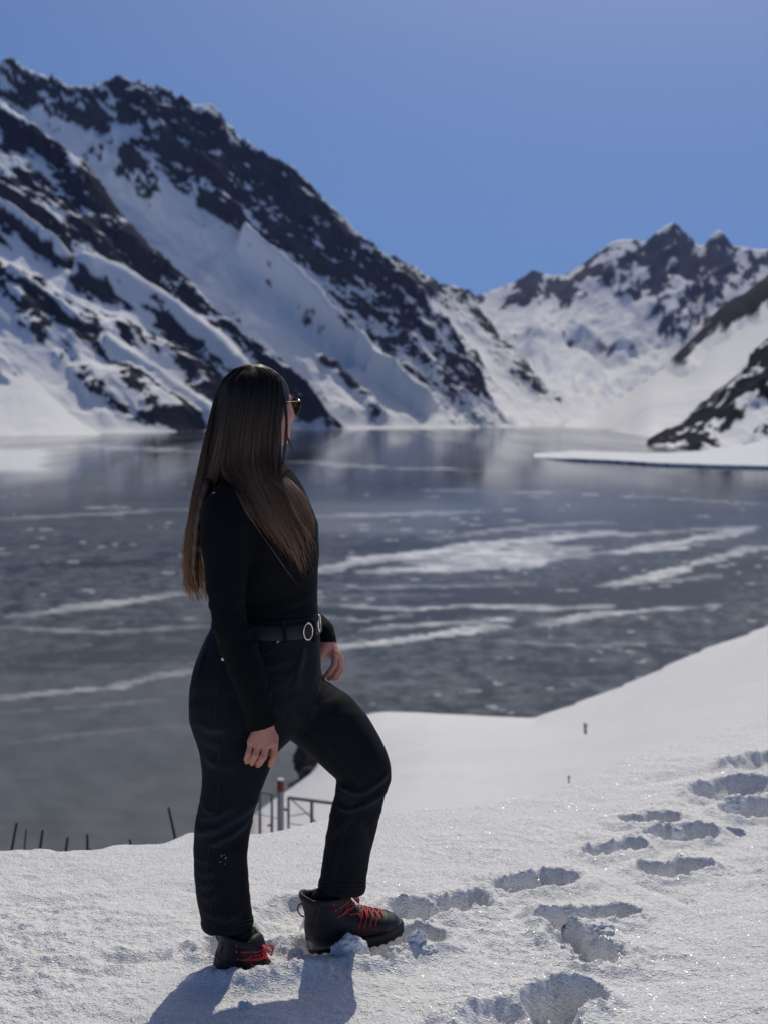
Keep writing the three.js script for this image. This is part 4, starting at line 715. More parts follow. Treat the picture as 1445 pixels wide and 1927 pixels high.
{
  const bodyCore = (x, y, z) => { let d = Math.min(shirtSolid(x, y, z) + 0.014, jeansSolid(x, y, z) + 0.014); return smin(d, neck(x, y, z), 0.02); };
  const box = (f, lo, hi, cell) => meshField((x, y, z) => Math.max(f(x, y, z), lo.x - x, x - hi.x, lo.y - y, y - hi.y, lo.z - z, z - hi.z), lo.clone().subScalar(cell * 1.5), hi.clone().addScalar(cell * 1.5), cell);
  const around = (px, py, z, rx, ry, rz) => { const c = P(px, py, z); return [V(c.x - rx, c.y - ry, c.z - rz), V(c.x + rx, c.y + ry, c.z + rz)]; };
  const pieces = [box(bodyCore, V(-0.55, P(0, 1640, 0).y, -0.36), V(0.25, P(0, 900, 0).y, 0.30), 0.012), box(headField, H(0, 0, 0).add(V(-0.13, -0.20, -0.14)), H(0, 0, 0).add(V(0.13, 0.115, 0.14)), 0.0032), box(handR, ...around(496, 1402, 0.21, 0.065, 0.078, 0.065), 0.0022), box(handL, ...around(620, 1246, -0.16, 0.055, 0.062, 0.065), 0.0022)];
  const g = mergeGeometries(pieces);
  const lipC = H(0.094, -0.077, 0);
  paint(g, (x, y, z, o) => {
    const n = 1 + 0.10 * fbm(x * 40, y * 40, z * 40, 3), l = sst(0.026, 0.012, Math.hypot((x - lipC.x) * 0.8, (y - lipC.y) * 2, (z - lipC.z) * 0.8));
    const isHand = y < 1.2 ? 1 : 0, kn = 0.08 * fbm(x * 90, y * 90, z * 90, 2);
    o[0] = mix(0.52, 0.56, isHand) * n + kn * isHand; o[1] = mix(0.235 * n, 0.13, l); o[2] = mix(0.165 * n, 0.11, l);
  });
  M('body', g, skin, person);
  // nails
  const nailMat = new THREE.MeshPhysicalMaterial({ color: rgb(0.16, 0.012, 0.02), roughness: 0.25, clearcoat: 0.6 });
  const nail = new THREE.SphereGeometry(1, 12, 8);
  for (const [tips, dz] of [[nearTips, 1], [farTips, 1]]) for (const [a, b, r] of tips) {
    const d = b.clone().sub(a).normalize(), out = V(0, -0.35, 0.9); out.addScaledVector(d, -out.dot(d)).normalize();
    const o = M('fingernail', nail, nailMat, person), s = d.clone().cross(out);
    o.matrix.makeBasis(s, out, d); o.quaternion.setFromRotationMatrix(o.matrix); o.scale.set(r * 0.85, r * 0.5, r * 1.15); o.position.copy(b).addScaledVector(out, r * 0.62).addScaledVector(d, r * 0.55);
  }
}
// --- cloth
const knit = new THREE.MeshPhysicalMaterial({ vertexColors: true, roughness: 0.85, sheen: 0.12, sheenColor: rgb(0.10, 0.11, 0.13), sheenRoughness: 0.5, specularIntensity: 0.3 });
const denim = new THREE.MeshPhysicalMaterial({ vertexColors: true, roughness: 0.8, sheen: 0.12, sheenColor: rgb(0.08, 0.085, 0.10), sheenRoughness: 0.6, specularIntensity: 0.3 });
{
  const g = meshField(sweaterField, V(-0.56, P(0, 1395, 0).y, -0.36), V(0.2, P(0, 855, 0).y, 0.31), 0.005);
  paint(g, (x, y, z, o) => { const n = 1 + 0.25 * fbm(x * 30, y * 30, z * 30, 3) + 0.12 * N3(x * 300, y * 300, z * 300); o[0] = 0.0042 * n; o[1] = 0.0050 * n; o[2] = 0.0062 * n; });
  M('sweater', g, knit, person);
}
let jeans;
{
  const g = meshField(jeansField, V(-0.58, P(0, 1765, 0.1).y, -0.24), V(0.06, P(0, 1150, 0).y, 0.24), 0.0055);
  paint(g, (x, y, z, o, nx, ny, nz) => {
    const f = jeansFolds(x, y, z), n = 1 + 0.35 * fbm(x * 14, y * 14, z * 14, 4) + 0.18 * N3(x * 260, y * 260, z * 260), wearAndLight = 1 + 380 * Math.max(0, f) + 0.4 * sst(0.3, 0.9, nz) ;  // some wear, plus highlights on the folds painted into the denim colour
    o[0] = 0.0066 * n * wearAndLight; o[1] = 0.0080 * n * wearAndLight; o[2] = 0.0096 * n * wearAndLight;
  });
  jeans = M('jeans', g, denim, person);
}
// a point of a field seen at a point of the photograph, and a thread laid along such points
function hit(f, px, py, from = 0.5) { const [t, s] = ray(px, py); let w = CZ - from; for (let i = 0; i < 90; i++) { const d = f(t * w, CY + s * w, CZ - w); if (d < 0.0006) break; w += Math.max(0.0008, d * 0.6); if (w > CZ + 0.6) return null; } return V(t * w, CY + s * w, CZ - w); }
function dense(pts, n) { const c = new THREE.CatmullRomCurve3(pts.map(([x, y]) => V(x, y, 0)), false, 'centripetal'); return c.getPoints(n).map((p) => [p.x, p.y]); }
function thread(f, pts, r, n = 24, lift = 0.0005, sides = 5) { const q = dense(pts, n).map(([x, y]) => hit(f, x, y)).filter(Boolean); if (q.length < 3) return null; q.forEach((p) => p.z += lift); return new THREE.TubeGeometry(new THREE.CatmullRomCurve3(q), q.length * 2, r, sides, false); }
{
  const seam = [], stitch = [];
  const add = (list, pts, r, n) => { const g = thread(jeansField, pts, r, n); if (g) list.push(g); };
  const inner = [[538, 1322], [560, 1352], [586, 1377], [612, 1400], [630, 1420], [650, 1440], [668, 1462], [676, 1480]], innerLow = [[662, 1516], [650, 1552], [640, 1600], [631, 1640], [625, 1670]];
  const off = (p, d) => p.map(([x, y], i) => { const a = p[Math.max(0, i - 1)], b = p[Math.min(p.length - 1, i + 1)], L = Math.hypot(b[0] - a[0], b[1] - a[1]); return [x - (b[1] - a[1]) / L * d, y + (b[0] - a[0]) / L * d]; });
  for (const d of [-2.6, 2.6]) { add(seam, off(inner, d), 0.0011, 30); add(seam, off(innerLow, d), 0.0011, 26); }
  add(seam, [[421, 1246], [412, 1290], [407, 1330], [409, 1380], [413, 1430], [413, 1470], [409, 1520], [398, 1570], [392, 1640], [400, 1730]], 0.0010, 50);
  add(seam, [[571, 1212], [570, 1236], [560, 1266], [548, 1292], [538, 1302]], 0.0013, 20); add(seam, [[580, 1214], [579, 1240], [571, 1266], [552, 1288]], 0.0009, 20);
  for (const d of [0, 4]) { add(seam, [[523 + d, 1206], [520 + d, 1216], [508 + d * 0.6, 1228], [490, 1234 + d]], 0.0010, 20); }
  for (const d of [0, 3.5]) add(seam, [[389 - d * 0.4, 1218 + d], [382 - d, 1250], [374 - d, 1290], [366 - d, 1308], [359, 1316 - d]], 0.0010, 20);
  add(seam, [[384, 1217], [391, 1219]], 0.0012, 8); add(seam, [[538, 1302], [532, 1340], [527, 1378]], 0.0010, 16);
  for (const y of [0, 7]) { add(seam, [[385, 1733 + y], [425, 1739 + y], [476, 1730 + y]], 0.0009, 20); add(seam, [[600, 1658 + y], [645, 1666 + y], [688, 1664 + y]], 0.0009, 20); }
  M('seam', mergeGeometries(seam), std([0.016, 0.018, 0.021], 0.8), jeans);
  const metal = new THREE.MeshStandardMaterial({ color: rgb(0.75, 0.70, 0.62), roughness: 0.28, metalness: 1 });
  for (const [x, y] of [[522, 1206], [421, 1240]]) { const p = hit(jeansField, x, y); if (p) { const rg = new THREE.SphereGeometry(0.0052, 14, 8); rg.scale(1, 1, 0.5); const dim = new THREE.TorusGeometry(0.0042, 0.0012, 6, 16); const o = M('rivet', mergeGeometries([rg, dim.translate(0, 0, 0.002)]), metal, jeans); o.position.copy(p).add(V(0, 0, 0.001)); } }
  // belt laid round the waistband
  const bp = P(500, 1184, 0).add(V(0, 0.021, 0)), bn = V(-0.015, 1, 0.03).normalize(), cx = P(500, 1184, 0);
  const around = (f, th, y) => { const dx = Math.cos(th), dz = Math.sin(th); let r = 0.30; for (let i = 0; i < 60; i++) { const d = f(cx.x + dx * r, y, dz * r); if (d < 0.0006) break; r -= Math.max(0.0006, d * 0.6); } return r; };
  const beltBase = (x, y, z) => Math.min(pelvis(x, y, z), torso(x, y, z));
  const ring = (lift, h0, h1) => { const n = 120, pos = [], ix = []; for (let i = 0; i <= n; i++) { const th = i / n * Math.PI * 2, yc = bp.y + 0.004 * Math.cos(th * 2) - 0.012 * Math.cos(th - 0.35); for (const [h, l] of [[h0, 0.0], [h0 + 0.001, lift], [(h0 + h1) / 2, lift + 0.0006], [h1 - 0.001, lift], [h1, 0.0]]) { const r = around(beltBase, th, yc + h) + l; pos.push(cx.x + Math.cos(th) * r, yc + h, Math.sin(th) * r); } } for (let i = 0; i < n; i++) for (let k = 0; k < 4; k++) { const a = i * 5 + k; ix.push(a, a + 1, a + 5, a + 1, a + 6, a + 5); } const g = new THREE.BufferGeometry(); g.setAttribute('position', new THREE.BufferAttribute(new Float32Array(pos), 3)); g.setIndex(ix); g.computeVertexNormals(); return g; };
  const leather = new THREE.MeshPhysicalMaterial({ color: rgb(0.019, 0.023, 0.026), roughness: 0.5, specularIntensity: 0.4, side: THREE.DoubleSide });
  const belt = M('belt', ring(0.0062, -0.019, 0.020), leather, person);
  const waistband = M('waistband', ring(0.0035, -0.0235, 0.0275), denim.clone(), jeans); waistband.material.vertexColors = false; waistband.material.color = rgb(0.005, 0.006, 0.0075);
  const beltAt = (px, py) => hit((x, y, z) => beltBase(x, y, z) - 0.008, px, py);
  // double ring buckle
  const gold = new THREE.MeshStandardMaterial({ color: rgb(0.80, 0.72, 0.55), roughness: 0.22, metalness: 1 });
  const ringGeo = new THREE.TorusGeometry(0.0205, 0.0024, 10, 40); ringGeo.scale(0.78, 1.12, 1);
  const b1 = beltAt(579, 1188);
  if (b1) { const o = M('buckle', ringGeo, gold, belt); o.position.copy(b1).add(V(0.002, 0, 0.003)); o.rotation.y = 0.75; const tongue = M('buckle_tongue', new THREE.CapsuleGeometry(0.002, 0.012, 4, 8), gold, belt); tongue.position.copy(b1).add(V(-0.016, 0.004, 0.008)); tongue.rotation.z = 0.4; }
  const b2 = beltAt(594, 1176); const o2 = M('buckle', ringGeo, gold, belt); o2.position.copy(b2 ?? P(597, 1172, 0.04)).add(V(0.010, 0.004, -0.01)); o2.rotation.y = 1.45;
  for (const [px, dx] of [[536, 0], [592, 0]]) { const q = beltAt(px, 1186); if (q) { const lg = new THREE.BoxGeometry(0.011, 0.060, 0.004, 1, 4, 1); const o = M('belt_loop', lg, denim.clone(), jeans); o.material.vertexColors = false; o.material.color = rgb(0.005, 0.006, 0.0075); o.position.copy(q).add(V(0, -0.002, 0.0015)); o.rotation.y = px > 580 ? 1.0 : 0.25; o.rotation.z = 0.05; } }
  // flecks of snow caught on the cloth
  reseed(5);
  const fl = [], fg = new THREE.IcosahedronGeometry(0.0016, 0);
  for (let i = 0; i < 7; i++) { const p = hit(jeansField, 414 + rnd() * 13, 1609 + rnd() * 22); if (p) fl.push(fg.clone().scale(0.4 + rnd() * 0.8, 0.4 + rnd(), 0.6).translate(p.x, p.y, p.z)); }
  const p0 = hit(sweaterField, 404, 927); if (p0) fl.push(fg.clone().scale(1.6, 0.9, 1).translate(p0.x, p0.y, p0.z), fg.clone().scale(1, 1, 1).translate(p0.x - 0.003, p0.y - 0.001, p0.z));
  M('snow_flecks', mergeGeometries(fl), std([0.6, 0.6, 0.62], 0.7), person).userData.kind = 'stuff';
}

// ------------------------------------------------------------------ hair
{
  reseed(901);
  const hairMat = new THREE.MeshPhysicalMaterial({ vertexColors: true, roughness: 0.5, specularIntensity: 0.55, sheen: 0.2, sheenColor: rgb(0.35, 0.22, 0.14), sheenRoughness: 0.4 });
  const yTop = P(0, 690, 0).y, yTip = P(0, 1120, 0).y;
  const tone = (y, r, o) => { const k = clamp((yTop - y) / (yTop - yTip)), a = sst(0.12, 0.55, k), b = sst(0.5, 1.0, k); o[0] = mix(mix(0.010, 0.13, a), 0.44, b) * r; o[1] = mix(mix(0.008, 0.080, a), 0.245, b) * r; o[2] = mix(mix(0.008, 0.053, a), 0.135, b) * r; };
  // the mass of the hair, under the strands
  const cap = ell(H(-0.016, 0.012, 0), 0.106, 0.094, 0.084, hf, hu, hr);
  const curtain = limb([{ p: H(-0.03, 0.03, 0.0), a: 0.088, b: 0.080 }, { p: H(-0.035, -0.03, 0.0), a: 0.094, b: 0.084 }, { p: P(462, 830, 0.0), a: 0.108, b: 0.098 }, { p: P(458, 866, 0.0), a: 0.106, b: 0.10 }], V(1, 0, 0), 0.02);
  const backFall = limb([st(372, 905, 420, 905, 0.03, 0.10), st(362, 960, 404, 960, 0.02, 0.10), st(357, 1020, 392, 1020, 0.015, 0.085), st(356, 1070, 384, 1070, 0.01, 0.06), st(362, 1105, 386, 1105, 0.01, 0.035)], V(1, 0, 0), 0.02);
  const faceCut = ell(H(0.085, -0.055, 0), 0.075, 0.092, 0.075, hf, hu, hr);
  const massField = (x, y, z) => { let d = smin(cap(x, y, z) + 0.003, curtain(x, y, z) + 0.012, 0.03); d = smax(d, -faceCut(x, y, z), 0.01); d = smin(d, backFall(x, y, z) + 0.016, 0.03); const n = N3(x * 60, y * 3, z * 60); return d - 0.003 * n; };
  const mg = meshField(massField, V(-0.62, P(0, 1125, 0).y, -0.18), V(0.0, P(0, 672, 0).y, 0.22), 0.006);
  paint(mg, (x, y, z, o) => tone(y, 0.42, o));
  const mass = M('hair', mg, hairMat, person);

  // strands: thin three-sided tapering tubes
  const pos = [], col = [], ix = [], c = [0, 0, 0];
  function strand(pts, r0, r1, shade, flat) {
    const n = pts.length, base = pos.length / 3;
    for (let i = 0; i < n; i++) {
      const p = pts[i], a = pts[Math.max(0, i - 1)], b = pts[Math.min(n - 1, i + 1)], d = b.clone().sub(a).normalize(), u = V(0.6, 0, 0.8).addScaledVector(d, -(d.x * 0.6 + d.z * 0.8)).normalize(), w = d.clone().cross(u), k = i / (n - 1);
      const r = mix(r0, r1, Math.pow(k, 1.5)) * (k > 0.94 ? 0.4 : 1);
      tone(p.y, shade, c);
      for (let q = 0; q < 3; q++) { const an = q * 2.094 + 0.5, cu = Math.cos(an) * r, cw = Math.sin(an) * r; pos.push(p.x + u.x * cu + w.x * cw, p.y + u.y * cu + w.y * cw, p.z + u.z * cu + w.z * cw); col.push(c[0], c[1], c[2]); }
      if (i) for (let q = 0; q < 3; q++) { const A = base + (i - 1) * 3 + q, B = base + (i - 1) * 3 + (q + 1) % 3; ix.push(A, B, A + 3, B, B + 3, A + 3); }
    }
  }
  const body = (x, y, z) => Math.min(shirtSolid(x, y, z), collar(x, y, z));
  // left and right bounds of the near sheet of hair in the photograph, and how far towards the viewer it lies
  const bound = curve([[690, 452, 498, 0.00], [698, 436, 516, 0.035], [712, 420, 530, 0.062], [735, 408, 534, 0.082], [765, 400, 532, 0.092], [800, 391, 529, 0.098], [850, 380, 527, 0.102], [890, 373, 530, 0.112], [915, 369, 534, 0.13]]);
  const backB = curve([[890, 373, 412, 0.11], [930, 366, 389, 0.085], [980, 358, 377, 0.065], [1030, 350, 375, 0.05], [1075, 345, 385, 0.04], [1110, 349, 390, 0.03], [1135, 366, 392, 0.03]]);
  const frontB = curve([[890, 410, 530, 0.11], [915, 452, 536, 0.14], [950, 464, 550, 0.15], [990, 488, 571, 0.15], [1020, 512, 587, 0.14], [1050, 532, 590, 0.13], [1080, 552, 588, 0.12], [1105, 566, 574, 0.12]]);
  const SPLIT = 0.26;
  const lift = []; for (let j = 0; j <= 60; j++) { const row = []; for (let i = 0; i <= 60; i++) { const p = hit(massField, mix(370, 560, i / 60), mix(684, 904, j / 60), 0.3); row.push(p ? p.z : -1); } lift.push(row); }
  const massZ = (px, py) => { const a = clamp((px - 370) / 190) * 60, b = clamp((py - 684) / 220) * 60, i = Math.min(59, a | 0), j = Math.min(59, b | 0), q = [lift[j][i], lift[j][i + 1], lift[j + 1][i], lift[j + 1][i + 1]]; if (Math.min(...q) < -0.5) return Math.max(...q); return mix(mix(q[0], q[1], a - i), mix(q[2], q[3], a - i), b - j); };
  const shoulderY = P(0, 890, 0).y;
  function sheet(s, depth, end, wave, ph) {
    const pts = [], up = 0.006 * rnd() + 0.011 * (0.5 + N3(Math.round(s * 30) * 1.7, 4, 2)), start = 687 + 10 * Math.abs(s - 0.45) + rnd() * 5, back = s < SPLIT, n = 24;
    for (let i = 0; i <= n; i++) {
      const py = mix(start, end, Math.pow(i / n, 0.92));
      let L, R, z, k = s;
      [L, R, z] = bound(Math.min(915, py));
      let x = mix(L, R, s);
      if (py > 870) {
        const u = sst(870, 930, py);
        if (back) { [L, R, z] = backB(py); k = s / SPLIT; x = mix(x, mix(L, R, k), u); } else { [L, R, z] = frontB(py); k = (s - SPLIT) / (1 - SPLIT); x = mix(x, mix(L, R, k), u); }
      }
      // locks gather towards their tips
      const lk = Math.round(s * 30 + N3(s * 9, 7, 1)) / 30, gat = 0.8 * sst(0.45, 1, i / n), xl = x + (lk - s) * (R - L) * gat * (back ? 3 : 1.3);
      x = xl;
      // rounded towards the edges of the head
      const rd = Math.sqrt(Math.max(0, 1 - Math.pow(2 * s - 1, 2) * 0.9)), zz = py < 880 ? z * mix(0.3, 1, rd) : z * mix(mix(0.3, 1, rd), back ? 0.9 : 1, sst(880, 930, py));
      const wv = wave * sst(760, 1000, py);
      x += wv * (5 * Math.sin(py / 42 + ph) + 3 * Math.sin(py / 19 + ph * 2.3));
      let zf = zz - depth * (py < 720 ? 0.3 : 1); const mz = py < 900 ? massZ(x, py) : -1; if (mz > -0.5) zf = mix(mz + 0.0015 + up, zf, sst(850, 900, py));
      let p = P(x, py, zf);
      if (py > 880) for (let q = 0; q < 5; q++) { const d = body(p.x, p.y, p.z) - 0.004 - rnd() * 0.004; if (d < 0) { p.z += -d * (back ? -0.6 : 1.1); if (back) p.x -= -d * 0.7; } else break; }
      if (py > 910 && !back) { const d = body(p.x, p.y, p.z); if (d > 0.02) p.z -= (d - 0.02) * 0.8; }
      pts.push(p);
    }
    // the fall of the hair is smooth where it leaves the head for the shoulder
    for (let q = 0; q < 4; q++) for (let i = 4; i < pts.length - 1; i++) { pts[i].z = 0.25 * pts[i - 1].z + 0.5 * pts[i].z + 0.25 * pts[i + 1].z; pts[i].x = 0.25 * pts[i - 1].x + 0.5 * pts[i].x + 0.25 * pts[i + 1].x; }
    for (const p of pts) if (p.y < shoulderY) { const d = body(p.x, p.y, p.z) - 0.003; if (d < 0) { p.z += -d * (back ? -0.5 : 1.1); if (back) p.x += d * 0.7; } }
    return pts;
  }
  for (let i = 0; i < 2000; i++) {
    const s = i % 5 === 0 ? Math.pow(rnd(), 2) * SPLIT : i % 7 === 0 ? 1 - Math.pow(rnd(), 2) * 0.2 : rnd(), back = s < SPLIT, clump = N3(s * 46, 3.3, 1), sh = (0.5 + 1.1 * rnd() * rnd() + 0.3 * rnd()) * (1 + 0.9 * clump);
    const end = back ? 1040 + 95 * Math.pow(rnd(), 0.6) : mix(900, 1012, rnd()) + 92 * Math.pow(clamp(1 - Math.abs((s - SPLIT) / (1 - SPLIT) - 0.5) * 1.5), 1.0) * rnd() + 20 * (s < 0.5 ? -1 : 0.4);
    strand(sheet(clamp(s + 0.008 * N3(i * 0.37, 2, 2)), 0.004 + 0.03 * rnd() * rnd(), end, 0.5 + 0.9 * rnd(), N3(s * 22, 1, 4) * 6 + rnd() * 1.1), 0.0010 + 0.0009 * rnd(), 0.0005, sh);
  }
  // flyaway hairs
  for (let i = 0; i < 150; i++) { const s = rnd() < 0.6 ? rnd() * 0.08 : rnd(), pts = sheet(clamp(s), -0.004 - 0.006 * rnd(), s < SPLIT ? 1060 + 80 * rnd() : 960 + 130 * rnd(), 1.1, rnd() * 6); const dx = (rnd() - 0.6) * 0.012; pts.forEach((p, k) => { p.x += dx * Math.pow(k / pts.length, 2); }); strand(pts, 0.0006, 0.0004, 1.1); }
  const farEdge = curve([[850, 532], [893, 540], [912, 557], [935, 576], [960, 586], [985, 592], [1015, 594]]);
  // hair on the far side of the head, falling over the far shoulder and catching the sun
  for (let i = 0; i < 560; i++) {
    const s = rnd(), pts = [], n = 20, end = mix(930, 1000, rnd()) + 30 * s * rnd(), ph = rnd() * 6, sh = 0.8 + 0.9 * rnd();
    const w0 = rnd(), endF = mix(945, 1012, rnd());
    for (let k = 0; k <= n; k++) {
      const py = mix(692, endF, k / n), [L, R, z] = bound(Math.min(860, py));
      let x = mix(L + 14, R - 4, s), zf = -z * 0.85 - 0.01 * w0;
      if (py > 850) {
        const edge = farEdge(py)[0] - 3 * w0, xx = mix(edge - 34, edge, Math.pow(s, 0.6)), u = sst(850, 905, py), p = hit(body, xx, py, 0.3);
        x = mix(x, xx, u) + 2.2 * Math.sin(py / 17 + ph) * sst(900, 950, py); zf = mix(zf, p ? p.z + 0.003 + 0.010 * w0 : -0.02 + 0.03 * w0, u);
      }
      pts.push(P(x, py, zf));
    }
    strand(pts, 0.0012, 0.0007, sh);
  }
  // a few locks beside the cheek
  for (const [pts, r] of [[[[533, 745, 0.05], [538, 790, 0.06], [536, 830, 0.05], [531, 870, 0.07], [524, 910, 0.12]], 0.003], [[[538, 750, 0.05], [541, 785, 0.05], [541, 820, 0.04], [547, 836, 0.02], [553, 850, 0.0], [556, 866, 0]], 0.0011], [[[520, 780, 0.09], [523, 830, 0.09], [521, 870, 0.1], [516, 905, 0.13]], 0.003], [[[536, 740, 0.06], [542, 800, 0.055], [538, 850, 0.05], [533, 890, 0.09]], 0.002], [[[538, 815, 0.05], [546, 832, 0.03], [549, 838, 0.02]], 0.0016]]) for (let q = 0; q < 5; q++) { const o = V((rnd() - 0.5) * 0.005, 0, (rnd() - 0.5) * 0.006), cv = new THREE.CatmullRomCurve3(pts.map((a) => P(...a).add(o))); strand(cv.getPoints(18), r * 0.5, 0.0005, 0.7 + 0.5 * rnd()); }
  const g = new THREE.BufferGeometry();
  g.setAttribute('position', new THREE.BufferAttribute(new Float32Array(pos), 3)); g.setAttribute('color', new THREE.BufferAttribute(new Float32Array(col), 3)); g.setIndex(ix); g.computeVertexNormals();
  const so = M('hair_strands', g, hairMat, mass); so.userData.kind = 'stuff';
}
// ------------------------------------------------------------------ sunglasses
{
  const frame = new THREE.MeshStandardMaterial({ color: rgb(0.45, 0.36, 0.22), roughness: 0.25, metalness: 1 });
  const glass = new THREE.MeshPhysicalMaterial({ color: rgb(0.010, 0.018, 0.016), roughness: 0.12, specularIntensity: 0.5 });
  const root = new THREE.Group(); root.name = 'sunglasses'; person.add(root);
  for (const s of [1, -1]) {
    const sh = new THREE.Shape(), R = 0.0245; for (let i = 0; i <= 32; i++) { const a = i / 32 * Math.PI * 2, x = Math.cos(a) * R * 1.12 * (Math.sin(a) < 0 ? 1 - 0.18 * Math.abs(Math.sin(a)) : 1), y = Math.sin(a) * R * (Math.sin(a) < 0 ? 1.05 : 0.78); i ? sh.lineTo(x, y) : sh.moveTo(x, y); }
    const g = new THREE.ExtrudeGeometry(sh, { depth: 0.0016, bevelEnabled: true, bevelSize: 0.0006, bevelThickness: 0.0006, bevelSegments: 2 });
    const c = H(0.104 - 0.004, -0.010, s * 0.033), mtx = new THREE.Matrix4(), f2 = hf.clone().addScaledVector(hr, s * 0.22).normalize(), r2 = hu.clone().cross(f2).normalize();
    mtx.makeBasis(r2, f2.clone().cross(r2), f2); mtx.setPosition(c);
    const L = M('lens', g, glass, root); L.applyMatrix4(mtx);
    const pts = sh.getPoints(32).map((p) => V(p.x, p.y, 0.0008).applyMatrix4(mtx)); M('rim', new THREE.TubeGeometry(new THREE.CatmullRomCurve3(pts, true), 60, 0.0006, 6, true), frame, root);
    M('temple', new THREE.TubeGeometry(new THREE.CatmullRomCurve3([H(0.094, 0.001, s * 0.061), H(0.06, 0.0, s * 0.071), H(0.0, -0.002, s * 0.0765), H(-0.018, -0.014, s * 0.076)]), 24, 0.0011, 6), frame, root);
  }
  M('bridge', new THREE.TubeGeometry(new THREE.CatmullRomCurve3([H(0.104, -0.002, -0.010), H(0.107, 0.0, 0), H(0.104, -0.002, 0.010)]), 10, 0.0010, 6), frame, root);
}
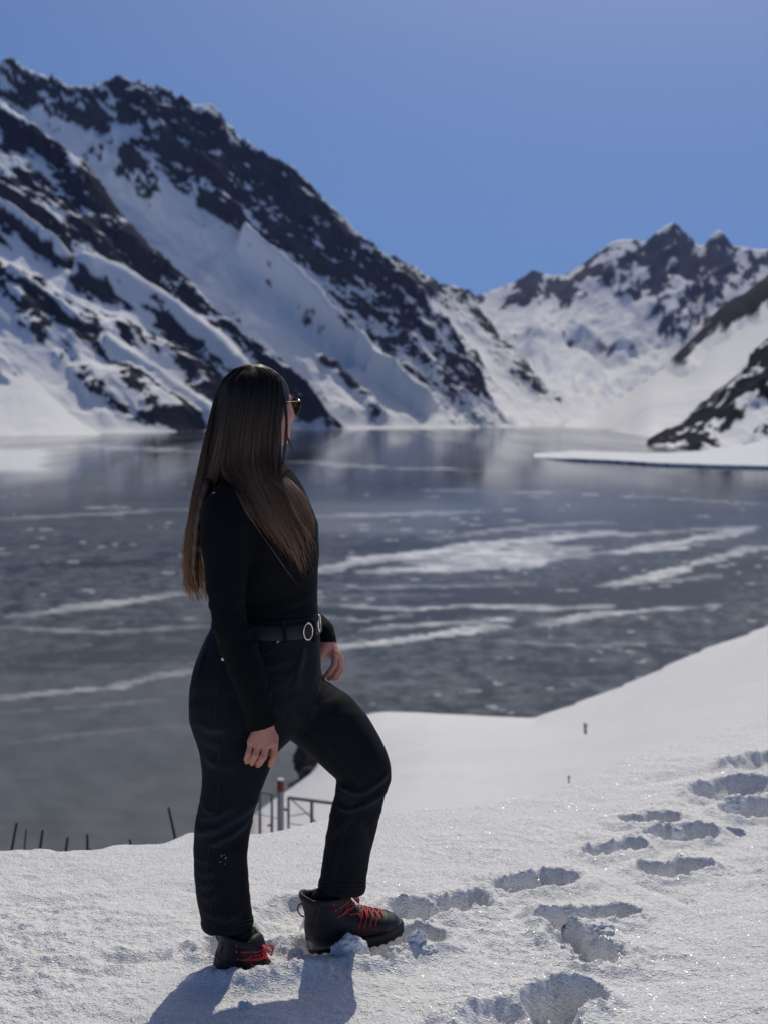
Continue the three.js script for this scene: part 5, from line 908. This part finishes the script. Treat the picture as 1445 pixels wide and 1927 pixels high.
// ------------------------------------------------------------------ boots
function boot(matrix, side, extra) {
  const outline = (x) => { const t = x / 0.285; return t < 0 || t > 1 ? 0 : mix(0.030, 0.048, sst(0.25, 0.68, t)) * Math.pow(Math.max(0, 1 - Math.pow(Math.abs(2 * t - 1), t < 0.5 ? 5 : 3.4)), 0.5); };
  const centre = (x) => side * 0.006 * Math.sin(x / 0.285 * Math.PI);
  const rise = (x) => 0.012 * sst(0.20, 0.285, x) + 0.002 * sst(0.03, 0, x);
  const slab = (y0, y1, grow) => (x, y, z) => { const t = clamp(x, 0.001, 0.284), d2 = Math.max(Math.abs(z - centre(t)) - outline(t) - grow, -x - grow, x - 0.285 - grow), dy = Math.max(y0(t) - y, y - y1(t)); return smax(d2 * 0.8, dy, 0.006); };
  const vamp = limb([{ p: V(0.045, 0.062, 0), a: 0.036, b: 0.050 }, { p: V(0.10, 0.070, side * 0.002), a: 0.038, b: 0.050 }, { p: V(0.15, 0.064, side * 0.004), a: 0.042, b: 0.042 }, { p: V(0.19, 0.056, side * 0.005), a: 0.045, b: 0.033 }, { p: V(0.225, 0.050, side * 0.005), a: 0.044, b: 0.028 }, { p: V(0.252, 0.047, side * 0.004), a: 0.036, b: 0.024 }], V(0, 0, 1), 0.015);
  const shaft = limb([{ p: V(0.062, 0.06, 0), a: 0.064, b: 0.040 }, { p: V(0.063, 0.11, 0), a: 0.058, b: 0.044 }, { p: V(0.058, 0.15, 0), a: 0.058, b: 0.049 }, { p: V(0.052, 0.185, 0), a: 0.060, b: 0.052 }], V(1, 0, 0), 0.015);
  const tongue = limb([{ p: V(0.135, 0.105, 0), a: 0.024, b: 0.020 }, { p: V(0.108, 0.165, 0), a: 0.028, b: 0.012 }], V(0, 0, 1));
  const topY = (x) => 0.168 + 0.016 * sst(0.035, -0.01, x) - 0.006 * sst(0.06, 0.1, x);
  const upperField = (x, y, z) => {
    let d = smin(vamp(x, y, z), shaft(x, y, z), 0.035);
    d = Math.max(d, y - topY(x));
    const inner = Math.max(shaft(x, y, z) + 0.008, 0.10 - y); d = smax(d, -inner, 0.005);
    d = smin(d, tongue(x, y, z), 0.012);
    // padded collar roll, stitched panel lines
    d -= 0.004 * Math.exp(-Math.pow((y - topY(x) + 0.012) / 0.010, 2)) - 0.0012 * Math.exp(-Math.pow((y - 0.085 - 0.35 * Math.abs(x - 0.05)) / 0.004, 2)) - 0.0014 * Math.exp(-Math.pow((x - 0.045 + (y - 0.1) * 0.35) / 0.0035, 2));
    return Math.max(d + 0.0006 * fbm(x * 70, y * 70, z * 70, 2), 0.022 - y + rise(x));
  };
  const B = (g) => g.applyMatrix4(matrix);
  const leather = new THREE.MeshPhysicalMaterial({ vertexColors: true, roughness: 0.62 });
  const ug = meshField(upperField, V(-0.03, 0.01, -0.065), V(0.30, 0.20, 0.065), 0.0034);
  paint(ug, (x, y, z, o) => { const n = 1 + 0.3 * fbm(x * 60, y * 60, z * 60, 2), toe = sst(0.222, 0.232, x + 0.15 * (y - 0.05)), dust = 0.10 * toe * sst(0.15, 0.4, fbm(x * 90, y * 90, z * 90, 3)); o[0] = (0.0045 + 0.009 * toe) * n + dust; o[1] = (0.005 + 0.011 * toe) * n + dust; o[2] = (0.0065 + 0.013 * toe) * n + dust; });
  const root = M('boot', B(ug), leather, person);
  const sole = meshField((x, y, z) => { const lug = 0.004 * (Math.sin(x * 260) > 0.2 ? 1 : 0) * (x > 0.085 && x < 0.115 ? 0 : 1); return slab((t) => rise(t) - 0.004 + 0.010 * sst(0.085, 0.095, t) * sst(0.118, 0.108, t) + (0.004 - lug), (t) => 0.016 + rise(t), 0.0015)(x, y, z); }, V(-0.02, -0.02, -0.07), V(0.31, 0.05, 0.07), 0.003);
  M('outsole', B(sole), std([0.012, 0.012, 0.013], 0.8), root);
  const mid = meshField((x, y, z) => slab((t) => 0.012 + rise(t), (t) => 0.032 + rise(t) + 0.018 * sst(0.12, 0.04, t) + 0.006 * sst(0.2, 0.27, t), 0.0025 + 0.0035 * sst(0.06, 0, x))(x, y, z) - 0.001 * fbm(x * 50, y * 50, z * 50, 2), V(-0.02, 0.0, -0.07), V(0.31, 0.08, 0.07), 0.003);
  paint(mid, (x, y, z, o) => { const teal = sst(0.041, 0.046, y + 0.004 * N3(x * 60, 1, z * 60)) * sst(0.12, 0.07, x), fr = sst(-0.3, 0.3, fbm(x * 30, y * 50, z * 30, 3)), hl = sst(0.14, 0.08, x); o[0] = mix(mix(0.02, 0.24, hl * (0.4 + 0.6 * fr)), 0.01, teal); o[1] = mix(mix(0.022, 0.27, hl * (0.4 + 0.6 * fr)), 0.075, teal); o[2] = mix(mix(0.025, 0.285, hl * (0.4 + 0.6 * fr)), 0.08, teal); });
  M('midsole', B(mid), new THREE.MeshStandardMaterial({ vertexColors: true, roughness: 0.75 }), root);
  // where cords lie on the upper: x along the foot, angle from straight up round the foot; or height and angle round the ankle
  const outer = (x, y, z) => smin(Math.min(vamp(x, y, z), 1), shaft(x, y, z), 0.035);
  const cast = (o, d, r = 0.16) => { let t = r; for (let i = 0; i < 80; i++) { const p = o.clone().addScaledVector(d, t), e = Math.min(outer(p.x, p.y, p.z), p.y > 0.1 ? tongue(p.x, p.y, p.z) : 1); if (e < 0.0008) break; t -= Math.max(0.0008, e * 0.6); } return o.clone().addScaledVector(d, t + 0.0012); };
  const onFoot = (x, a) => cast(V(x, 0.05, 0), V(0.25 * Math.cos(a), Math.cos(a), Math.sin(a)).normalize());
  const onAnkle = (y, a) => cast(V(0.06, y, 0), V(Math.cos(a), 0, Math.sin(a)));
  const red = new THREE.MeshPhysicalMaterial({ color: rgb(0.62, 0.028, 0.030), roughness: 0.6, sheen: 0.3, sheenColor: rgb(1, 0.3, 0.3) }), darkRed = std([0.16, 0.012, 0.014], 0.7);
  const tube = (pts, r, m, name) => M(name, B(new THREE.TubeGeometry(new THREE.CatmullRomCurve3(pts, false, 'centripetal'), pts.length * 8, r, 6)), m, root);
  const lerpPath = (f, a, b, n = 7, lift = 0) => Array.from({ length: n }, (_, i) => f(mix(a[0], b[0], i / (n - 1)), mix(a[1], b[1], i / (n - 1))).add(V(0, lift * Math.sin(i / (n - 1) * Math.PI), 0)));
  const rowsX = [0.218, 0.200, 0.182, 0.165, 0.149], A = 0.72;
  tube(lerpPath(onFoot, [rowsX[0], -A * 0.8], [rowsX[0], A * 0.8], 9, 0.001), 0.0021, red, 'lace');
  for (let i = 0; i < rowsX.length - 1; i++) for (const s of [1, -1]) tube(lerpPath(onFoot, [rowsX[i], s * A], [rowsX[i + 1], -s * A], 9, s > 0 ? 0.0022 : 0.001), 0.0021, red, 'lace');
  for (let i = 1; i < rowsX.length; i++) for (const s of [1, -1]) { // thin cords from the lace loops to the sole
    tube(lerpPath(onFoot, [rowsX[i], s * A], [rowsX[i] - 0.008, s * 1.25], 5), 0.0017, red, 'lace');
    tube(lerpPath(onFoot, [rowsX[i] - 0.008, s * 1.25], [rowsX[i] - 0.034, s * 1.95], 6), 0.0009, darkRed, 'cord'); tube(lerpPath(onFoot, [rowsX[i] - 0.008, s * 1.25], [rowsX[i] + 0.004, s * 1.95], 6), 0.0009, darkRed, 'cord');
  }
  const hooks = [[0.152, 1.22], [0.134, 1.16], [0.113, 1.02]];
  const knot = onAnkle(0.150, 0).add(V(0.004, 0, 0));
  for (const s of [1, -1]) {
    for (const [y, a] of hooks) { const p = onAnkle(y, s * a), g = new THREE.SphereGeometry(0.0036, 10, 8); g.translate(p.x, p.y, p.z); M('eyelet', B(g), red, root); }
    hooks.forEach(([y, a], i) => { const p = lerpPath(onAnkle, [y + 0.001, s * a * 0.82], [0.147 - i * 0.003, 0], 7); tube(p, 0.0020, red, 'lace'); if (i) tube(lerpPath(onAnkle, [y, s * a * 0.8], [hooks[i - 1][0] - 0.006, -s * 0.25], 7), 0.0020, red, 'lace'); });
    tube([...lerpPath(onAnkle, [0.113, s * 0.95], [0.126, s * 0.1], 6)], 0.0020, red, 'lace');
    tube([onFoot(0.149, s * A), onFoot(0.138, s * 0.5), onAnkle(0.108, s * 0.5), onAnkle(0.116, -s * 0.3)], 0.0020, red, 'lace');
    // bow loops and loose ends
    const lp = (k, l, dn) => [knot.clone(), knot.clone().add(V(0.010, 0.006, s * 0.012 * k)), knot.clone().add(V(0.016 * l, -0.004, s * 0.026 * k)), knot.clone().add(V(0.020 * l, -0.016 * dn, s * 0.020 * k)), knot.clone().add(V(0.006, -0.004, s * 0.003))];
    tube(lp(1, 1, 1), 0.0021, red, 'lace'); tube(lp(0.7, 1.1, 1.4), 0.0021, red, 'lace');
    if (extra && s < 0) tube([knot.clone(), knot.clone().add(V(0.012, 0.004, -0.002)), knot.clone().add(V(0.022, -0.003, 0.002)), knot.clone().add(V(0.027, -0.022, 0.002))], 0.0015, std([0.03, 0.03, 0.032], 0.6), 'lace_end');
  }
  const kg = new THREE.SphereGeometry(0.0062, 12, 8); kg.scale(1, 0.9, 1.3); kg.translate(knot.x, knot.y, knot.z); M('knot', B(kg), red, root);
  // the sock and ankle inside, panel seams outside
  const sock = limb([{ p: V(0.062, 0.08, 0), a: 0.046, b: 0.036 }, { p: V(0.062, 0.125, 0), a: 0.043, b: 0.036 }, { p: V(0.064, 0.155, 0), a: 0.040, b: 0.036 }], V(1, 0, 0));
  M('sock', B(meshField(sock, V(-0.01, 0.03, -0.06), V(0.13, 0.31, 0.06), 0.006)), std([0.008, 0.008, 0.009], 0.95), root);
  const thin = std([0.05, 0.052, 0.058], 0.8), strip = std([0.10, 0.035, 0.035], 0.8);
  for (const s of [1, -1]) {
    tube(lerpPath(onAnkle, [0.152, s * 1.95], [0.100, s * 2.25], 7), 0.0016, strip, 'trim');
    tube([onAnkle(0.092, s * 2.6), onAnkle(0.086, s * 2.0), onAnkle(0.088, s * 1.5), onFoot(0.10, s * 1.25), onFoot(0.125, s * 1.1)], 0.0009, thin, 'stitching');
    tube([onFoot(0.238, s * 1.7), onFoot(0.232, s * 1.1), onFoot(0.236, s * 0.5), onFoot(0.238, 0)], 0.0009, thin, 'stitching');
    tube(lerpPath(onFoot, [0.05, s * 1.75], [0.20, s * 1.9], 9), 0.0009, thin, 'stitching');
    tube(lerpPath(onAnkle, [0.157, s * 2.6], [0.155, s * 0.7], 8), 0.0010, thin, 'stitching');
  }
  // pull loop at the heel
  const hl = [V(-0.006, 0.150, 0), V(-0.016, 0.148, 0), V(-0.020, 0.132, 0), V(-0.012, 0.116, 0), V(-0.004, 0.110, 0)];
  const lg = new THREE.TubeGeometry(new THREE.CatmullRomCurve3(hl), 24, 0.0022, 6); lg.scale(1, 1, 2.2); M('heel_loop', B(lg), std([0.40, 0.05, 0.06], 0.7), root);
  return root;
}
{
  const place = (heel, toe, roll) => { const x = toe.clone().sub(heel).normalize(), up = V(0, 1, 0).addScaledVector(x, -x.y).normalize(), z = x.clone().cross(up), m = new THREE.Matrix4(); m.makeBasis(x, up, z); m.multiply(new THREE.Matrix4().makeRotationX(roll)); m.setPosition(heel); return m; };
  const l = boot(place(P(582, 1793, -0.045), P(752, 1762, -0.105), 0.0), -1, true);
  l.userData.label = 'boot on the raised foot resting on a lump of snow';
  const rh = P(404, 1806, 0.045), rt = P(542, 1812, 0.15); rh.y = -0.038; rt.y = -0.088;
  const r = boot(place(rh, rt, 0.0), 1, false);
  r.userData.label = 'boot sunk into the snow';
}
renderer.render(scene, camera);
